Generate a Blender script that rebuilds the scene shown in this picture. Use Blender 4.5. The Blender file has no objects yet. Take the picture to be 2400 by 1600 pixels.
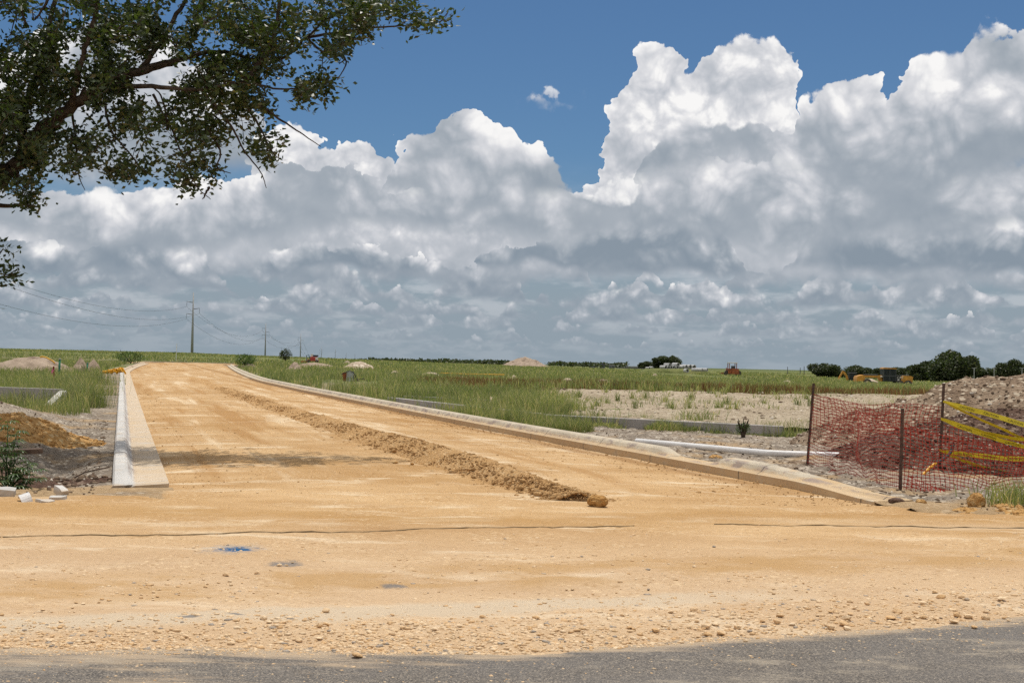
import bpy, bmesh, math, random
import numpy as np
from mathutils import Vector, Matrix
random.seed(7); RNG = np.random.default_rng(7)
scn = bpy.context.scene
COL = scn.collection
R = math.radians

# ------------------------------------------------------------------ camera
FPX, UC, VC = 2985.0, 1176.0, 784.0          # photograph measured on a 2352 x 1568 grid
CAM_H, PITCH, ROLL = 1.6, R(1.0), R(1.17)
cam_d = bpy.data.cameras.new('camera'); cam = bpy.data.objects.new('camera', cam_d); COL.objects.link(cam)
FW = Vector((0, math.cos(PITCH), math.sin(PITCH)))
UP0 = Vector((0, -math.sin(PITCH), math.cos(PITCH)))
RT = Vector((1, 0, 0)) * math.cos(ROLL) + UP0 * math.sin(ROLL)
UPV = UP0 * math.cos(ROLL) - Vector((1, 0, 0)) * math.sin(ROLL)
CAMP = Vector((0, 0, CAM_H))
m3 = Matrix((RT, UPV, -FW)).transposed()
cam.matrix_world = Matrix.Translation(CAMP) @ m3.to_4x4()
cam_d.sensor_width = 36.0; cam_d.lens = 36.0 * FPX / 2352.0
cam_d.clip_start = 0.1; cam_d.clip_end = 60000
scn.camera = cam

def ray(u, v):
    return RT * (u - UC) + UPV * (VC - v) + FW * FPX
def at(u, v, Y):
    """world point on the sight line of photo position (u, v) at ground distance Y"""
    d = ray(u, v); return CAMP + d * (Y / d.y)

# ------------------------------------------------------------------ render settings, sun
scn.view_settings.view_transform = 'Standard'; scn.view_settings.look = 'None'
scn.view_settings.exposure = 0.0; scn.view_settings.gamma = 1.0
scn.render.engine = 'CYCLES'
scn.cycles.use_denoising = False
scn.cycles.use_adaptive_sampling = True; scn.cycles.adaptive_threshold = 0.015; scn.cycles.adaptive_min_samples = 12
scn.cycles.max_bounces = 6; scn.cycles.transparent_max_bounces = 12
SUN_EL, SUN_AZ = R(73), R(10)                 # azimuth measured from +Y towards +X
sl = bpy.data.lights.new('sun', 'SUN'); sl.energy = 3.45; sl.angle = R(0.53); sl.color = (1.0, 0.955, 0.88)
sun = bpy.data.objects.new('sun', sl); COL.objects.link(sun)
sdir = Vector((math.sin(SUN_AZ) * math.cos(SUN_EL), math.cos(SUN_AZ) * math.cos(SUN_EL), math.sin(SUN_EL)))
sun.rotation_euler = (-sdir).to_track_quat('-Z', 'Y').to_euler()

# ------------------------------------------------------------------ node helper
class NT:
    """small builder for node trees; sockets are passed around as values"""
    def __init__(s, tree): s.t = tree; s.n = tree.nodes; s.l = tree.links
    def new(s, typ, **kw):
        n = s.n.new(typ)
        for k, v in kw.items(): setattr(n, k, v)
        return n
    def put(s, sock, v):
        if isinstance(v, bpy.types.NodeSocket): s.l.new(v, sock)
        elif v is not None:
            if isinstance(v, (tuple, list)) and len(v) == 3 and sock.type == 'RGBA': v = (*v, 1)
            sock.default_value = v
    def m(s, op, a, b=None, c=None, clamp=False):
        n = s.new('ShaderNodeMath', operation=op, use_clamp=clamp)
        for i, x in enumerate((a, b, c)):
            if x is not None: s.put(n.inputs[i], x)
        return n.outputs[0]
    def add(s, a, b): return s.m('ADD', a, b)
    def sub(s, a, b): return s.m('SUBTRACT', a, b)
    def mul(s, a, b): return s.m('MULTIPLY', a, b)
    def ss(s, x, lo, hi, a=0.0, b=1.0, typ='SMOOTHSTEP'):
        n = s.new('ShaderNodeMapRange', interpolation_type=typ)
        for k, v in zip(range(5), (x, lo, hi, a, b)): s.put(n.inputs[k], v)
        return n.outputs[0]
    def xyz(s, x=0.0, y=0.0, z=0.0):
        n = s.new('ShaderNodeCombineXYZ')
        for k, v in enumerate((x, y, z)): s.put(n.inputs[k], v)
        return n.outputs[0]
    def sep(s, v):
        n = s.new('ShaderNodeSeparateXYZ'); s.put(n.inputs[0], v); return n.outputs
    def vm(s, op, a, b=None, scale=None):
        n = s.new('ShaderNodeVectorMath', operation=op); s.put(n.inputs[0], a)
        if b is not None: s.put(n.inputs[1], b)
        if scale is not None: s.put(n.inputs['Scale'], scale)
        return n.outputs[0]
    def noise(s, vec, scale=1.0, detail=3.0, rough=0.5, lac=2.0, dist=0.0, color=False, dim='3D'):
        n = s.new('ShaderNodeTexNoise', noise_dimensions=dim)
        if vec is not None: s.put(n.inputs['Vector'], vec)
        for k, v in (('Scale', scale), ('Detail', detail), ('Roughness', rough), ('Lacunarity', lac), ('Distortion', dist)):
            s.put(n.inputs[k], v)
        return n.outputs['Color'] if color else n.outputs[0]
    def voro(s, vec, scale=1.0, feature='F1', out='Distance', detail=0.0, rough=0.5, smooth=0.5, rand=1.0, dim='3D'):
        n = s.new('ShaderNodeTexVoronoi', feature=feature, voronoi_dimensions=dim); s.put(n.inputs['Vector'], vec)
        n.inputs['Scale'].default_value = scale
        for k, v in (('Detail', detail), ('Roughness', rough), ('Smoothness', smooth), ('Randomness', rand)):
            if k in n.inputs: n.inputs[k].default_value = v
        return n.outputs[out]
    def mix(s, f, a, b, typ='MIX'):
        n = s.new('ShaderNodeMix', data_type='RGBA', blend_type=typ)
        s.put(n.inputs[0], f); s.put(n.inputs[6], a); s.put(n.inputs[7], b); return n.outputs[2]
    def mixf(s, f, a, b):
        n = s.new('ShaderNodeMix', data_type='FLOAT')
        s.put(n.inputs[0], f); s.put(n.inputs[2], a); s.put(n.inputs[3], b); return n.outputs[0]
    def curve(s, x, pts):
        """piecewise profile: x in 0..1"""
        n = s.new('ShaderNodeFloatCurve'); s.put(n.inputs['Value'], x)
        c = n.mapping.curves[0]
        c.points[0].location = pts[0]; c.points[1].location = pts[-1]
        for p in pts[1:-1]: c.points.new(*p)
        for p in c.points: p.handle_type = 'AUTO_CLAMPED'
        n.mapping.update(); return n.outputs[0]

def lin(r, g, b):
    f = lambda c: (c / 255 / 12.92) if c / 255 <= 0.04045 else ((c / 255 + 0.055) / 1.055) ** 2.4
    return (f(r), f(g), f(b))

# ------------------------------------------------------------------ world: clear sky with rows of cumulus
world = bpy.data.worlds.new('World'); scn.world = world; world.use_nodes = True
wt = world.node_tree; wt.nodes.clear(); W = NT(wt)
SKY_STR = 0.1
sky = W.new('ShaderNodeTexSky', sky_type='NISHITA', sun_disc=False)
sky.sun_elevation = SUN_EL; sky.sun_rotation = SUN_AZ
sky.altitude = 100; sky.air_density = 1.0; sky.dust_density = 0.3; sky.ozone_density = 2.5
dirv = W.new('ShaderNodeTexCoord').outputs['Generated']
dx, dy, dz = W.sep(dirv)
AZ = W.m('MULTIPLY', W.m('ARCTAN2', dx, dy), 57.29578)
EL = W.m('MULTIPLY', W.m('ARCSINE', dz), 57.29578)
def azel(u, v):
    d = ray(u, v).normalized()
    return math.degrees(math.atan2(d.x, d.y)), math.degrees(math.asin(d.z))
AZ0, AZ1 = -30.0, 30.0                        # span described by hand-drawn cloud tops; beyond it the end values run on
wob = W.noise(W.xyz(AZ, EL, 0.0), 0.75, 3.0, 0.55, color=True, dim='2D')
AZN = W.ss(W.add(AZ, W.mul(W.sub(W.sep(wob)[0], 0.5), 2.0)), AZ0, AZ1, typ='LINEAR')

def cloud_group():
    g = bpy.data.node_groups.new('cumulus_row', 'ShaderNodeTree')
    for nm in ('az', 'el', 'base', 'top', 'freq', 'seed', 'rough', 'soft', 'base_soft', 'dark', 'bright'):
        g.interface.new_socket(nm, in_out='INPUT', socket_type='NodeSocketFloat')
    for nm in ('alpha', 'light'): g.interface.new_socket(nm, in_out='OUTPUT', socket_type='NodeSocketFloat')
    T = NT(g); gi = T.new('NodeGroupInput').outputs; go = T.new('NodeGroupOutput')
    az, el, base, top, fr, seed, rough, soft, bsoft, dark, bright = [gi[k] for k in range(11)]
    px = T.mul(az, fr); py = T.mul(el, fr)
    P = T.xyz(T.add(px, seed), T.add(py, T.mul(seed, 1.7)), 0.0)
    wv = T.noise(P, 0.9, 1.0, 0.5, color=True, dim='2D')
    wv = T.vm('SCALE', T.vm('SUBTRACT', wv, (0.5, 0.5, 0.5)), scale=0.55)
    def field(ox, oy, dv, dn):
        p = T.vm('ADD', P, (ox, oy, 0.0)) if (ox or oy) else P
        bil = T.voro(T.vm('ADD', p, wv), 1.0, 'F1', detail=dv, rough=0.5, dim='2D')
        n = T.noise(p, 0.6, dn, 0.54, dim='2D')
        return T.add(T.mul(T.sub(0.42, bil), 0.85), T.mul(T.sub(n, 0.5), 1.7))
    e0 = field(0.0, 0.0, 3.6, 7.0); e1 = field(0.04, 0.16, 1.5, 3.0); e2 = field(0.15, 0.6, 0.0, 1.0)
    wisp = T.noise(P, 0.35, 2.0, 0.5, dim='2D'); softv = T.mul(soft, T.ss(wisp, 0.38, 0.66, 0.35, 3.6))
    h = T.m('MAXIMUM', T.sub(top, base), 0.05)
    amp = T.m('DIVIDE', rough, fr)                           # lumps in degrees
    tooth = T.mul(T.sub(T.noise(P, 4.2, 4.0, 0.6, dim='2D'), 0.5), T.mul(amp, 0.55))
    d = T.add(T.add(T.sub(top, el), T.mul(e0, amp)), tooth)                # degrees below the lumpy top
    a_top = T.ss(d, 0.0, softv)
    bl = T.add(T.sub(el, base), T.mul(e0, T.mul(amp, 0.5)))
    a_base = T.ss(bl, 0.0, bsoft)
    T.put(go.inputs['alpha'], T.mul(a_top, a_base))
    t = T.m('DIVIDE', bl, T.m('ADD', h, 0.6), clamp=True)
    body = T.ss(T.add(t, T.mul(e0, 0.55)), 0.0, 0.85)
    rel = T.add(T.mul(T.sub(e0, e1), 0.74), T.mul(T.sub(e0, e2), 0.42))
    edge = T.mul(T.ss(d, T.mul(softv, 4.0), 0.0), 0.07)
    lum = T.add(T.add(T.mixf(body, dark, bright), T.mul(rel, T.mixf(body, 0.2, 0.44))), edge)
    T.put(go.inputs['light'], T.m('MINIMUM', T.m('MAXIMUM', lum, 0.0), 1.0))
    return g
CG = cloud_group()

def prof(pts, lo, hi):
    """curve over azimuth through photo positions; returns elevation in degrees"""
    q = sorted(azel(u, v) for u, v in pts)
    q = [((a - AZ0) / (AZ1 - AZ0), min(1, max(0, (e - lo) / (hi - lo)))) for a, e in q]
    q = [(0.0, q[0][1])] + q + [(1.0, q[-1][1])]
    return W.add(W.mul(W.curve(AZN, q), hi - lo), lo)

def nprof(freq, seed, lo, hi, contrast=1.0):
    """wandering elevation profile for the far rows"""
    n = W.noise(W.xyz(W.mul(AZ, freq), 0.0, seed), 1.0, 3.0, 0.55)
    return W.ss(n, 0.5 - 0.25 / contrast, 0.5 + 0.25 / contrast, lo, hi, 'LINEAR')

def row(base, top, freq, seed, rough=0.5, soft=0.12, bsoft=0.5, dark=0.3, bright=0.9):
    n = W.new('ShaderNodeGroup'); n.node_tree = CG
    for k, v in zip(('az', 'el', 'base', 'top', 'freq', 'seed', 'rough', 'soft', 'base_soft', 'dark', 'bright'),
                    (AZ, EL, base, top, freq, seed, rough, soft, bsoft, dark, bright)): W.put(n.inputs[k], v)
    return n.outputs['alpha'], n.outputs['light']

def ramp_col(l, hazef=0.0):
    """cloud light value -> radiance: blue-grey underside to warm white crown"""
    n = W.new('ShaderNodeValToRGB'); cr = n.color_ramp
    stops = ((0.0, lin(136, 149, 162)), (0.3, lin(167, 175, 184)), (0.55, lin(193, 197, 204)), (0.8, lin(219, 220, 224)), (1.0, lin(248, 247, 246)))
    cr.elements[0].position, cr.elements[0].color = 0.0, (*stops[0][1], 1)
    cr.elements[1].position, cr.elements[1].color = 1.0, (*stops[-1][1], 1)
    for p, c in stops[1:-1]:
        e = cr.elements.new(p); e.color = (*c, 1)
    W.put(n.inputs[0], l)
    return n.outputs[0]

# clear air: Nishita, deepened as in the photograph (a polarised noon sky)
clear = W.mix(1.0, sky.outputs[0], (0.39, 0.53, 0.65), 'MULTIPLY')
HAZE = tuple(c / SKY_STR for c in lin(145, 159, 170))
HZ2 = tuple(c / SKY_STR for c in lin(186, 192, 199))
hzn = W.noise(W.xyz(W.mul(AZ, 0.30), W.mul(EL, 1.05), 0.0), 1.0, 6.0, 0.58, dim='2D')
HAZEV = W.mix(W.mul(W.ss(hzn, 0.44, 0.66), W.ss(EL, 0.2, 3.2, 0.25, 0.9)), HAZE, HZ2)
clear = W.mix(W.ss(EL, 9.5, 1.5), clear, HAZEV)
col = clear
# rows, farthest first: (alpha, light, distance haze)
ROWS = []
def wander(p, sd, amt): return W.add(p, W.mul(W.sub(W.noise(W.xyz(W.mul(AZ, 0.16), W.mul(EL, 0.1), sd), 1.0, 3.0, 0.6), 0.5), amt))
def el_of(v): return azel(1176, v)[1]
for k, (bv, hv, fr, dk, br, hz) in enumerate((
        (810, 26, 1.9, 0.22, 0.60, 0.70), (792, 36, 1.5, 0.22, 0.74, 0.52), (770, 52, 1.2, 0.2, 0.84, 0.36),
        (744, 70, 0.95, 0.17, 0.92, 0.24), (712, 108, 0.8, 0.16, 0.97, 0.14), (674, 150, 0.62, 0.16, 1.0, 0.06))):
    b = el_of(bv); h = hv / 52.1
    base = nprof(0.09 + 0.02 * k, 31.7 * k + 3, b - 0.25 * h, b + 0.25 * h)
    top = W.add(base, nprof(0.40 / h ** 0.75, 17.3 * k + 9, -0.1 * h, 1.5 * h, 1.2))
    ROWS.append(row(base, top, fr, 11.3 * k + 2.1, 0.45, 0.13 / fr ** 0.7, 0.22 * h, dk, br) + (hz,))
# tall white towers far off
ROWS.append(row(3.4, prof([(-200, 500), (300, 420), (560, 400), (640, 275), (700, 280), (760, 330), (800, 310), (850, 312), (895, 350), (960, 400),
    (1100, 420), (1250, 430), (1350, 420), (1395, 270), (1440, 165), (1490, 98), (1555, 92), (1592, 150), (1630, 80), (1700, 72), (1800, 80), (1835, 210), (1860, 380), (1930, 420), (2352, 420), (2500, 420)], -1, 20),
    0.62, 5.5, 0.34, 0.05, 1.2, 0.5, 0.98) + (0.0,))
# middle banks, flat grey bases
ROWS.append(row(wander(prof([(-200, 640), (500, 630), (1000, 640), (1300, 645), (1700, 660), (1790, 640), (2352, 640), (2600, 640)], -1, 20), 7.7, 2.4),
    prof([(-200, 540), (0, 520), (160, 560), (300, 500), (420, 520), (500, 600), (640, 570), (700, 540), (860, 560), (1000, 600), (1200, 540), (1300, 520), (1390, 410), (1480, 390), (1640, 430), (1700, 560), (1780, 620), (1850, 500), (2000, 460), (2150, 480), (2352, 460), (2600, 440)], -1, 20),
    0.5, 21.5, 0.36, 0.10, 0.6, 0.08, 0.98) + (0.06,))
ROWS.append(row(wander(prof([(-200, 570), (300, 590), (640, 560), (900, 560), (1200, 590), (1500, 570), (1800, 590), (2352, 560), (2600, 540)], -1, 20), 3.3, 3.6),
    prof([(-200, 400), (0, 400), (200, 430), (420, 400), (560, 400), (650, 330), (760, 335), (860, 380), (960, 430), (1100, 420), (1220, 400), (1300, 410), (1420, 425), (1560, 340), (1700, 350), (1800, 340), (1900, 330), (2000, 380), (2100, 350), (2352, 330), (2600, 440)], -1, 20),
    0.40, 64.5, 0.36, 0.13, 0.9, 0.28, 1.0) + (0.0,))
# nearest banks
ROWS.append(row(prof([(-200, 430), (200, 450), (420, 440), (600, 440), (900, 470), (1050, 535), (1180, 510), (1400, 480), (1600, 420), (1750, 400), (1900, 450), (2050, 520), (2200, 470), (2352, 430), (2600, 400)], -1, 20),
    prof([(-200, 160), (0, 110), (150, 30), (300, 20), (420, 100), (560, 190), (640, 380), (740, 470), (860, 450), (905, 340), (940, 275), (1000, 262), (1060, 225), (1110, 255), (1180, 310), (1260, 345), (1320, 405), (1420, 430), (1480, 345), (1580, 255), (1680, 240), (1760, 262), (1810, 290), (1840, 240), (1880, 185), (1960, 150), (2010, 152), (2045, 215), (2070, 155), (2140, 98), (2210, 88), (2240, 34), (2352, 38), (2600, 20)], -1, 20),
    0.36, 41.2, 0.34, 0.13, 1.2, 0.26, 1.0) + (0.0,))
# small torn scraps of cloud before the blue
for (u0, u1, vt, vb, sd) in ((1200, 1350, 185, 265, 83.9),):
    c0, c1 = azel(u0, (vt + vb) / 2)[0], azel(u1, (vt + vb) / 2)[0]; et, eb = azel((u0 + u1) / 2, vt)[1], azel((u0 + u1) / 2, vb)[1]
    al, lg = row(eb, et, 0.75, sd, 1.1, 0.9, 0.7, 0.75, 1.0)
    side = W.mul(W.ss(AZ, c0 - .5, c0 + .5), W.ss(AZ, c1 + .5, c1 - .5))
    ROWS.append((W.mul(W.mul(al, side), 0.62), lg, 0.0))
def paint(col, spec):
    a, l, hz = spec
    c = W.mix(1.0, ramp_col(l), (1 / SKY_STR,) * 3, 'MULTIPLY')
    c = W.mix(hz, c, HAZE) if hz else c
    return W.mix(a, col, c)
for spec in ROWS: col = paint(col, spec)
# unseen broken cloud over the rest of the dome, added for warmer fill light
hi = W.noise(W.vm('SCALE', dirv, scale=1.0), 2.6, 5.0, 0.55)
hc = W.mix(1.0, ramp_col(W.ss(hi, 0.40, 0.68, 0.45, 1.0)), (1.04 / SKY_STR, 1.0 / SKY_STR, 0.95 / SKY_STR), 'MULTIPLY')
wide = W.m('MAXIMUM', W.ss(EL, 18.5, 24.0), W.mul(W.ss(dy, 0.55, 0.30), W.ss(EL, -1.0, 3.0)))
col = W.mix(W.mul(W.ss(hi, 0.33, 0.47), wide), col, hc)
# land below the horizon
bg = W.new('ShaderNodeBackground'); W.put(bg.inputs[0], col); bg.inputs[1].default_value = SKY_STR
wo = W.new('ShaderNodeOutputWorld'); W.l.new(bg.outputs[0], wo.inputs[0])
world.cycles.sampling_method = 'MANUAL'; world.cycles.sample_map_resolution = 512
# ------------------------------------------------------------------ numpy noise and mesh helpers
def _h(ix, iy, s):
    n = (ix.astype(np.int64) * 374761393 + iy.astype(np.int64) * 668265263 + int(s) * 1442695041) & 0x7fffffff
    n = ((n ^ (n >> 13)) * 1274126177) & 0x7fffffff
    return ((n ^ (n >> 16)) & 0xffff) / 65535.0
def vn(x, y, s=0):
    x = np.asarray(x, float); y = np.asarray(y, float)
    ix = np.floor(x); iy = np.floor(y); fx = x - ix; fy = y - iy
    fx = fx * fx * (3 - 2 * fx); fy = fy * fy * (3 - 2 * fy)
    a = _h(ix, iy, s); b = _h(ix + 1, iy, s); c = _h(ix, iy + 1, s); d = _h(ix + 1, iy + 1, s)
    return (a + (b - a) * fx) * (1 - fy) + (c + (d - c) * fx) * fy
def fbm(x, y, s=0, o=4, g=0.5):
    """fractal noise, about -1..1"""
    x = np.asarray(x, float); y = np.asarray(y, float); t = 0; a = 1.0; w = 0
    for k in range(o):
        t = t + a * (vn(x * 2 ** k + 17.3 * k, y * 2 ** k - 9.1 * k, s + k) * 2 - 1); w += a; a *= g
    return t / w
def sstep(x, a, b):
    t = np.clip((np.asarray(x, float) - a) / (b - a), 0, 1); return t * t * (3 - 2 * t)

def tag(o, label=None, cat=None, group=None, kind=None):
    for k, v in (('label', label), ('category', cat), ('group', group), ('kind', kind)):
        if v: o[k] = v
    return o
def link(name, me, mat, parent=None, smooth=False):
    o = bpy.data.objects.new(name, me); COL.objects.link(o)
    if mat is not None and not me.materials: me.materials.append(mat)
    if parent is not None: o.parent = parent
    if smooth: me.polygons.foreach_set('use_smooth', [True] * len(me.polygons))
    return o
def np_mesh(name, V, F, mat, parent=None, smooth=False):
    """V (n,3), F (m,k) with k = 3 or 4"""
    me = bpy.data.meshes.new(name); V = np.asarray(V, np.float32); F = np.asarray(F, np.int32); k = F.shape[1]
    me.vertices.add(len(V)); me.vertices.foreach_set('co', V.ravel())
    me.loops.add(F.size); me.loops.foreach_set('vertex_index', F.ravel())
    me.polygons.add(len(F)); me.polygons.foreach_set('loop_start', np.arange(0, F.size, k, dtype=np.int32))
    me.update(calc_edges=True); me.validate()
    return link(name, me, mat, parent, smooth)
def empty(name, loc, rz=0.0):
    o = bpy.data.objects.new(name, None); COL.objects.link(o); o.location = loc; o.rotation_euler = (0, 0, rz)
    o.empty_display_size = 0.2; return o
def grid(name, X, Y, Z, mat, parent=None, smooth=True, keep=None):
    """height sheet from 2-D arrays; keep: optional cell mask"""
    n, m = X.shape; V = np.stack([X, Y, Z], -1).reshape(-1, 3)
    i = np.arange(n * m).reshape(n, m)
    F = np.stack([i[:-1, :-1], i[:-1, 1:], i[1:, 1:], i[1:, :-1]], -1)
    if keep is not None: F = F[keep]
    return np_mesh(name, V, F.reshape(-1, 4), mat, parent, smooth)

class MB:
    """collects simple solids into ONE mesh"""
    def __init__(s): s.v = []; s.f = []
    def raw(s, V, F):
        b = len(s.v); s.v += [tuple(p) for p in V]; s.f += [tuple(i + b for i in f) for f in F]; return s
    def box(s, c, d, rz=0.0, ry=0.0, rx=0.0, taper=1.0):
        M = Matrix.Translation(c) @ Matrix.Rotation(rz, 4, 'Z') @ Matrix.Rotation(ry, 4, 'Y') @ Matrix.Rotation(rx, 4, 'X')
        V = []
        for z in (-.5, .5):
            k = taper if z > 0 else 1.0
            for x, y in ((-.5, -.5), (.5, -.5), (.5, .5), (-.5, .5)): V.append(M @ Vector((x * d[0] * k, y * d[1] * k, z * d[2])))
        return s.raw(V, [(3, 2, 1, 0), (4, 5, 6, 7), (0, 1, 5, 4), (1, 2, 6, 5), (2, 3, 7, 6), (3, 0, 4, 7)])
    def prism(s, pts, y0, y1):
        """profile in x,z extruded along y"""
        n = len(pts); V = [(x, y0, z) for x, z in pts] + [(x, y1, z) for x, z in pts]
        F = [tuple(range(n)), tuple(range(2 * n - 1, n - 1, -1))] + [(i, i + n, (i + 1) % n + n, (i + 1) % n) for i in range(n)]
        return s.raw(V, F)
    def tube(s, P, r, n=8, cap=True):
        P = [Vector(p) for p in P]; rr = r if isinstance(r, (list, tuple)) else [r] * len(P)
        V = []; F = []; nx = None
        for i, p in enumerate(P):
            t = (P[min(i + 1, len(P) - 1)] - P[max(i - 1, 0)])
            t = t.normalized() if t.length > 1e-9 else Vector((0, 0, 1))
            if nx is None: nx = t.orthogonal().normalized()
            nx = (nx - t * nx.dot(t)); nx = nx.normalized() if nx.length > 1e-6 else t.orthogonal().normalized()
            b = t.cross(nx)
            for k in range(n):
                a = 2 * math.pi * k / n; V.append(p + (nx * math.cos(a) + b * math.sin(a)) * rr[i])
        for i in range(len(P) - 1):
            for k in range(n): F.append((i * n + k, i * n + (k + 1) % n, (i + 1) * n + (k + 1) % n, (i + 1) * n + k))
        if cap: F += [tuple(range(n - 1, -1, -1)), tuple(range((len(P) - 1) * n, len(P) * n))]
        return s.raw(V, F)
    def wheel(s, c, r, w, n=20, axis='Y', r0=0.0):
        """disc or ring with axis along Y (or X)"""
        V = []; F = []
        for side in (-.5, .5):
            for q in (r0, r):
                for k in range(n):
                    a = 2 * math.pi * k / n; p = (math.cos(a) * q, side * w, math.sin(a) * q)
                    if axis == 'X': p = (p[1], p[0], p[2])
                    V.append((c[0] + p[0], c[1] + p[1], c[2] + p[2]))
        for k in range(n):
            j = (k + 1) % n
            F += [(n + k, n + j, 3 * n + j, 3 * n + k), (k, n + k, n + j, j), (2 * n + k, 2 * n + j, 3 * n + j, 3 * n + k)]
            if r0 > 0: F.append((k, j, 2 * n + j, 2 * n + k))
        return s.raw(V, F)
    def build(s, name, mat, parent=None, smooth=False, bevel=0.0):
        me = bpy.data.meshes.new(name); me.from_pydata([tuple(p) for p in s.v], [], s.f); me.update()
        if bevel:
            bm = bmesh.new(); bm.from_mesh(me)
            bmesh.ops.bevel(bm, geom=bm.edges[:], offset=bevel, segments=1, affect='EDGES', clamp_overlap=True)
            bm.to_mesh(me); bm.free()
        bm = bmesh.new(); bm.from_mesh(me); bmesh.ops.recalc_face_normals(bm, faces=bm.faces[:]); bm.to_mesh(me); bm.free()
        return link(name, me, mat, parent, smooth)

# ------------------------------------------------------------------ materials
MATS = {}
def mat(name, fn, rough=0.9, spec=0.25, transl=None):
    """fn(N, pos) -> colour socket or tuple, optional bump height socket, bump distance"""
    m = bpy.data.materials.new(name); m.use_nodes = True; t = m.node_tree; t.nodes.clear(); N = NT(t)
    b = N.new('ShaderNodeBsdfPrincipled'); o = N.new('ShaderNodeOutputMaterial')
    pos = N.new('ShaderNodeNewGeometry').outputs['Position']
    c, h, dist = fn(N, pos)
    N.put(b.inputs['Base Color'], c)
    b.inputs['Roughness'].default_value = rough; b.inputs['Specular IOR Level'].default_value = spec
    if h is not None:
        bp = N.new('ShaderNodeBump'); bp.inputs['Strength'].default_value = 1.0; bp.inputs['Distance'].default_value = dist
        N.put(bp.inputs['Height'], h); N.put(b.inputs['Normal'], bp.outputs[0])
    out = b.outputs[0]
    if transl:
        tr = N.new('ShaderNodeBsdfTranslucent'); N.put(tr.inputs[0], N.mix(1.0, c, transl[1], 'MULTIPLY'))
        mx = N.new('ShaderNodeMixShader'); mx.inputs[0].default_value = transl[0]
        N.l.new(out, mx.inputs[1]); N.l.new(tr.outputs[0], mx.inputs[2]); out = mx.outputs[0]
    N.l.new(out, o.inputs[0]); MATS[name] = m; return m

def plain(name, col, rough=0.6, spec=0.3, var=0.25, scale=6.0, metal=0.0):
    def fn(N, p):
        n = N.noise(p, scale, 4.0, 0.6)
        return N.mix(N.ss(n, 0.3, 0.7), tuple(c * (1 - var) for c in col), tuple(min(1, c * (1 + var)) for c in col)), N.noise(p, scale * 6, 2.0), 0.004
    m = mat(name, fn, rough, spec)
    if metal: m.node_tree.nodes['Principled BSDF'].inputs['Metallic'].default_value = metal
    return m

def blob(N, p, x, y, rx, ry, edge=0.4, wob=0.6, sc=6.0):
    """stain mask: 1 inside an irregular ellipse on the ground at x, y"""
    s = N.sep(p); n = N.noise(p, sc, 4.0, 0.6)
    ax = N.m('DIVIDE', N.sub(s[0], x), rx); ay = N.m('DIVIDE', N.sub(s[1], y), ry)
    r = N.m('SQRT', N.add(N.mul(ax, ax), N.mul(ay, ay)))
    return N.ss(N.add(r, N.mul(N.sub(n, 0.5), wob * 2)), 1.0, 1.0 - edge)

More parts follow.
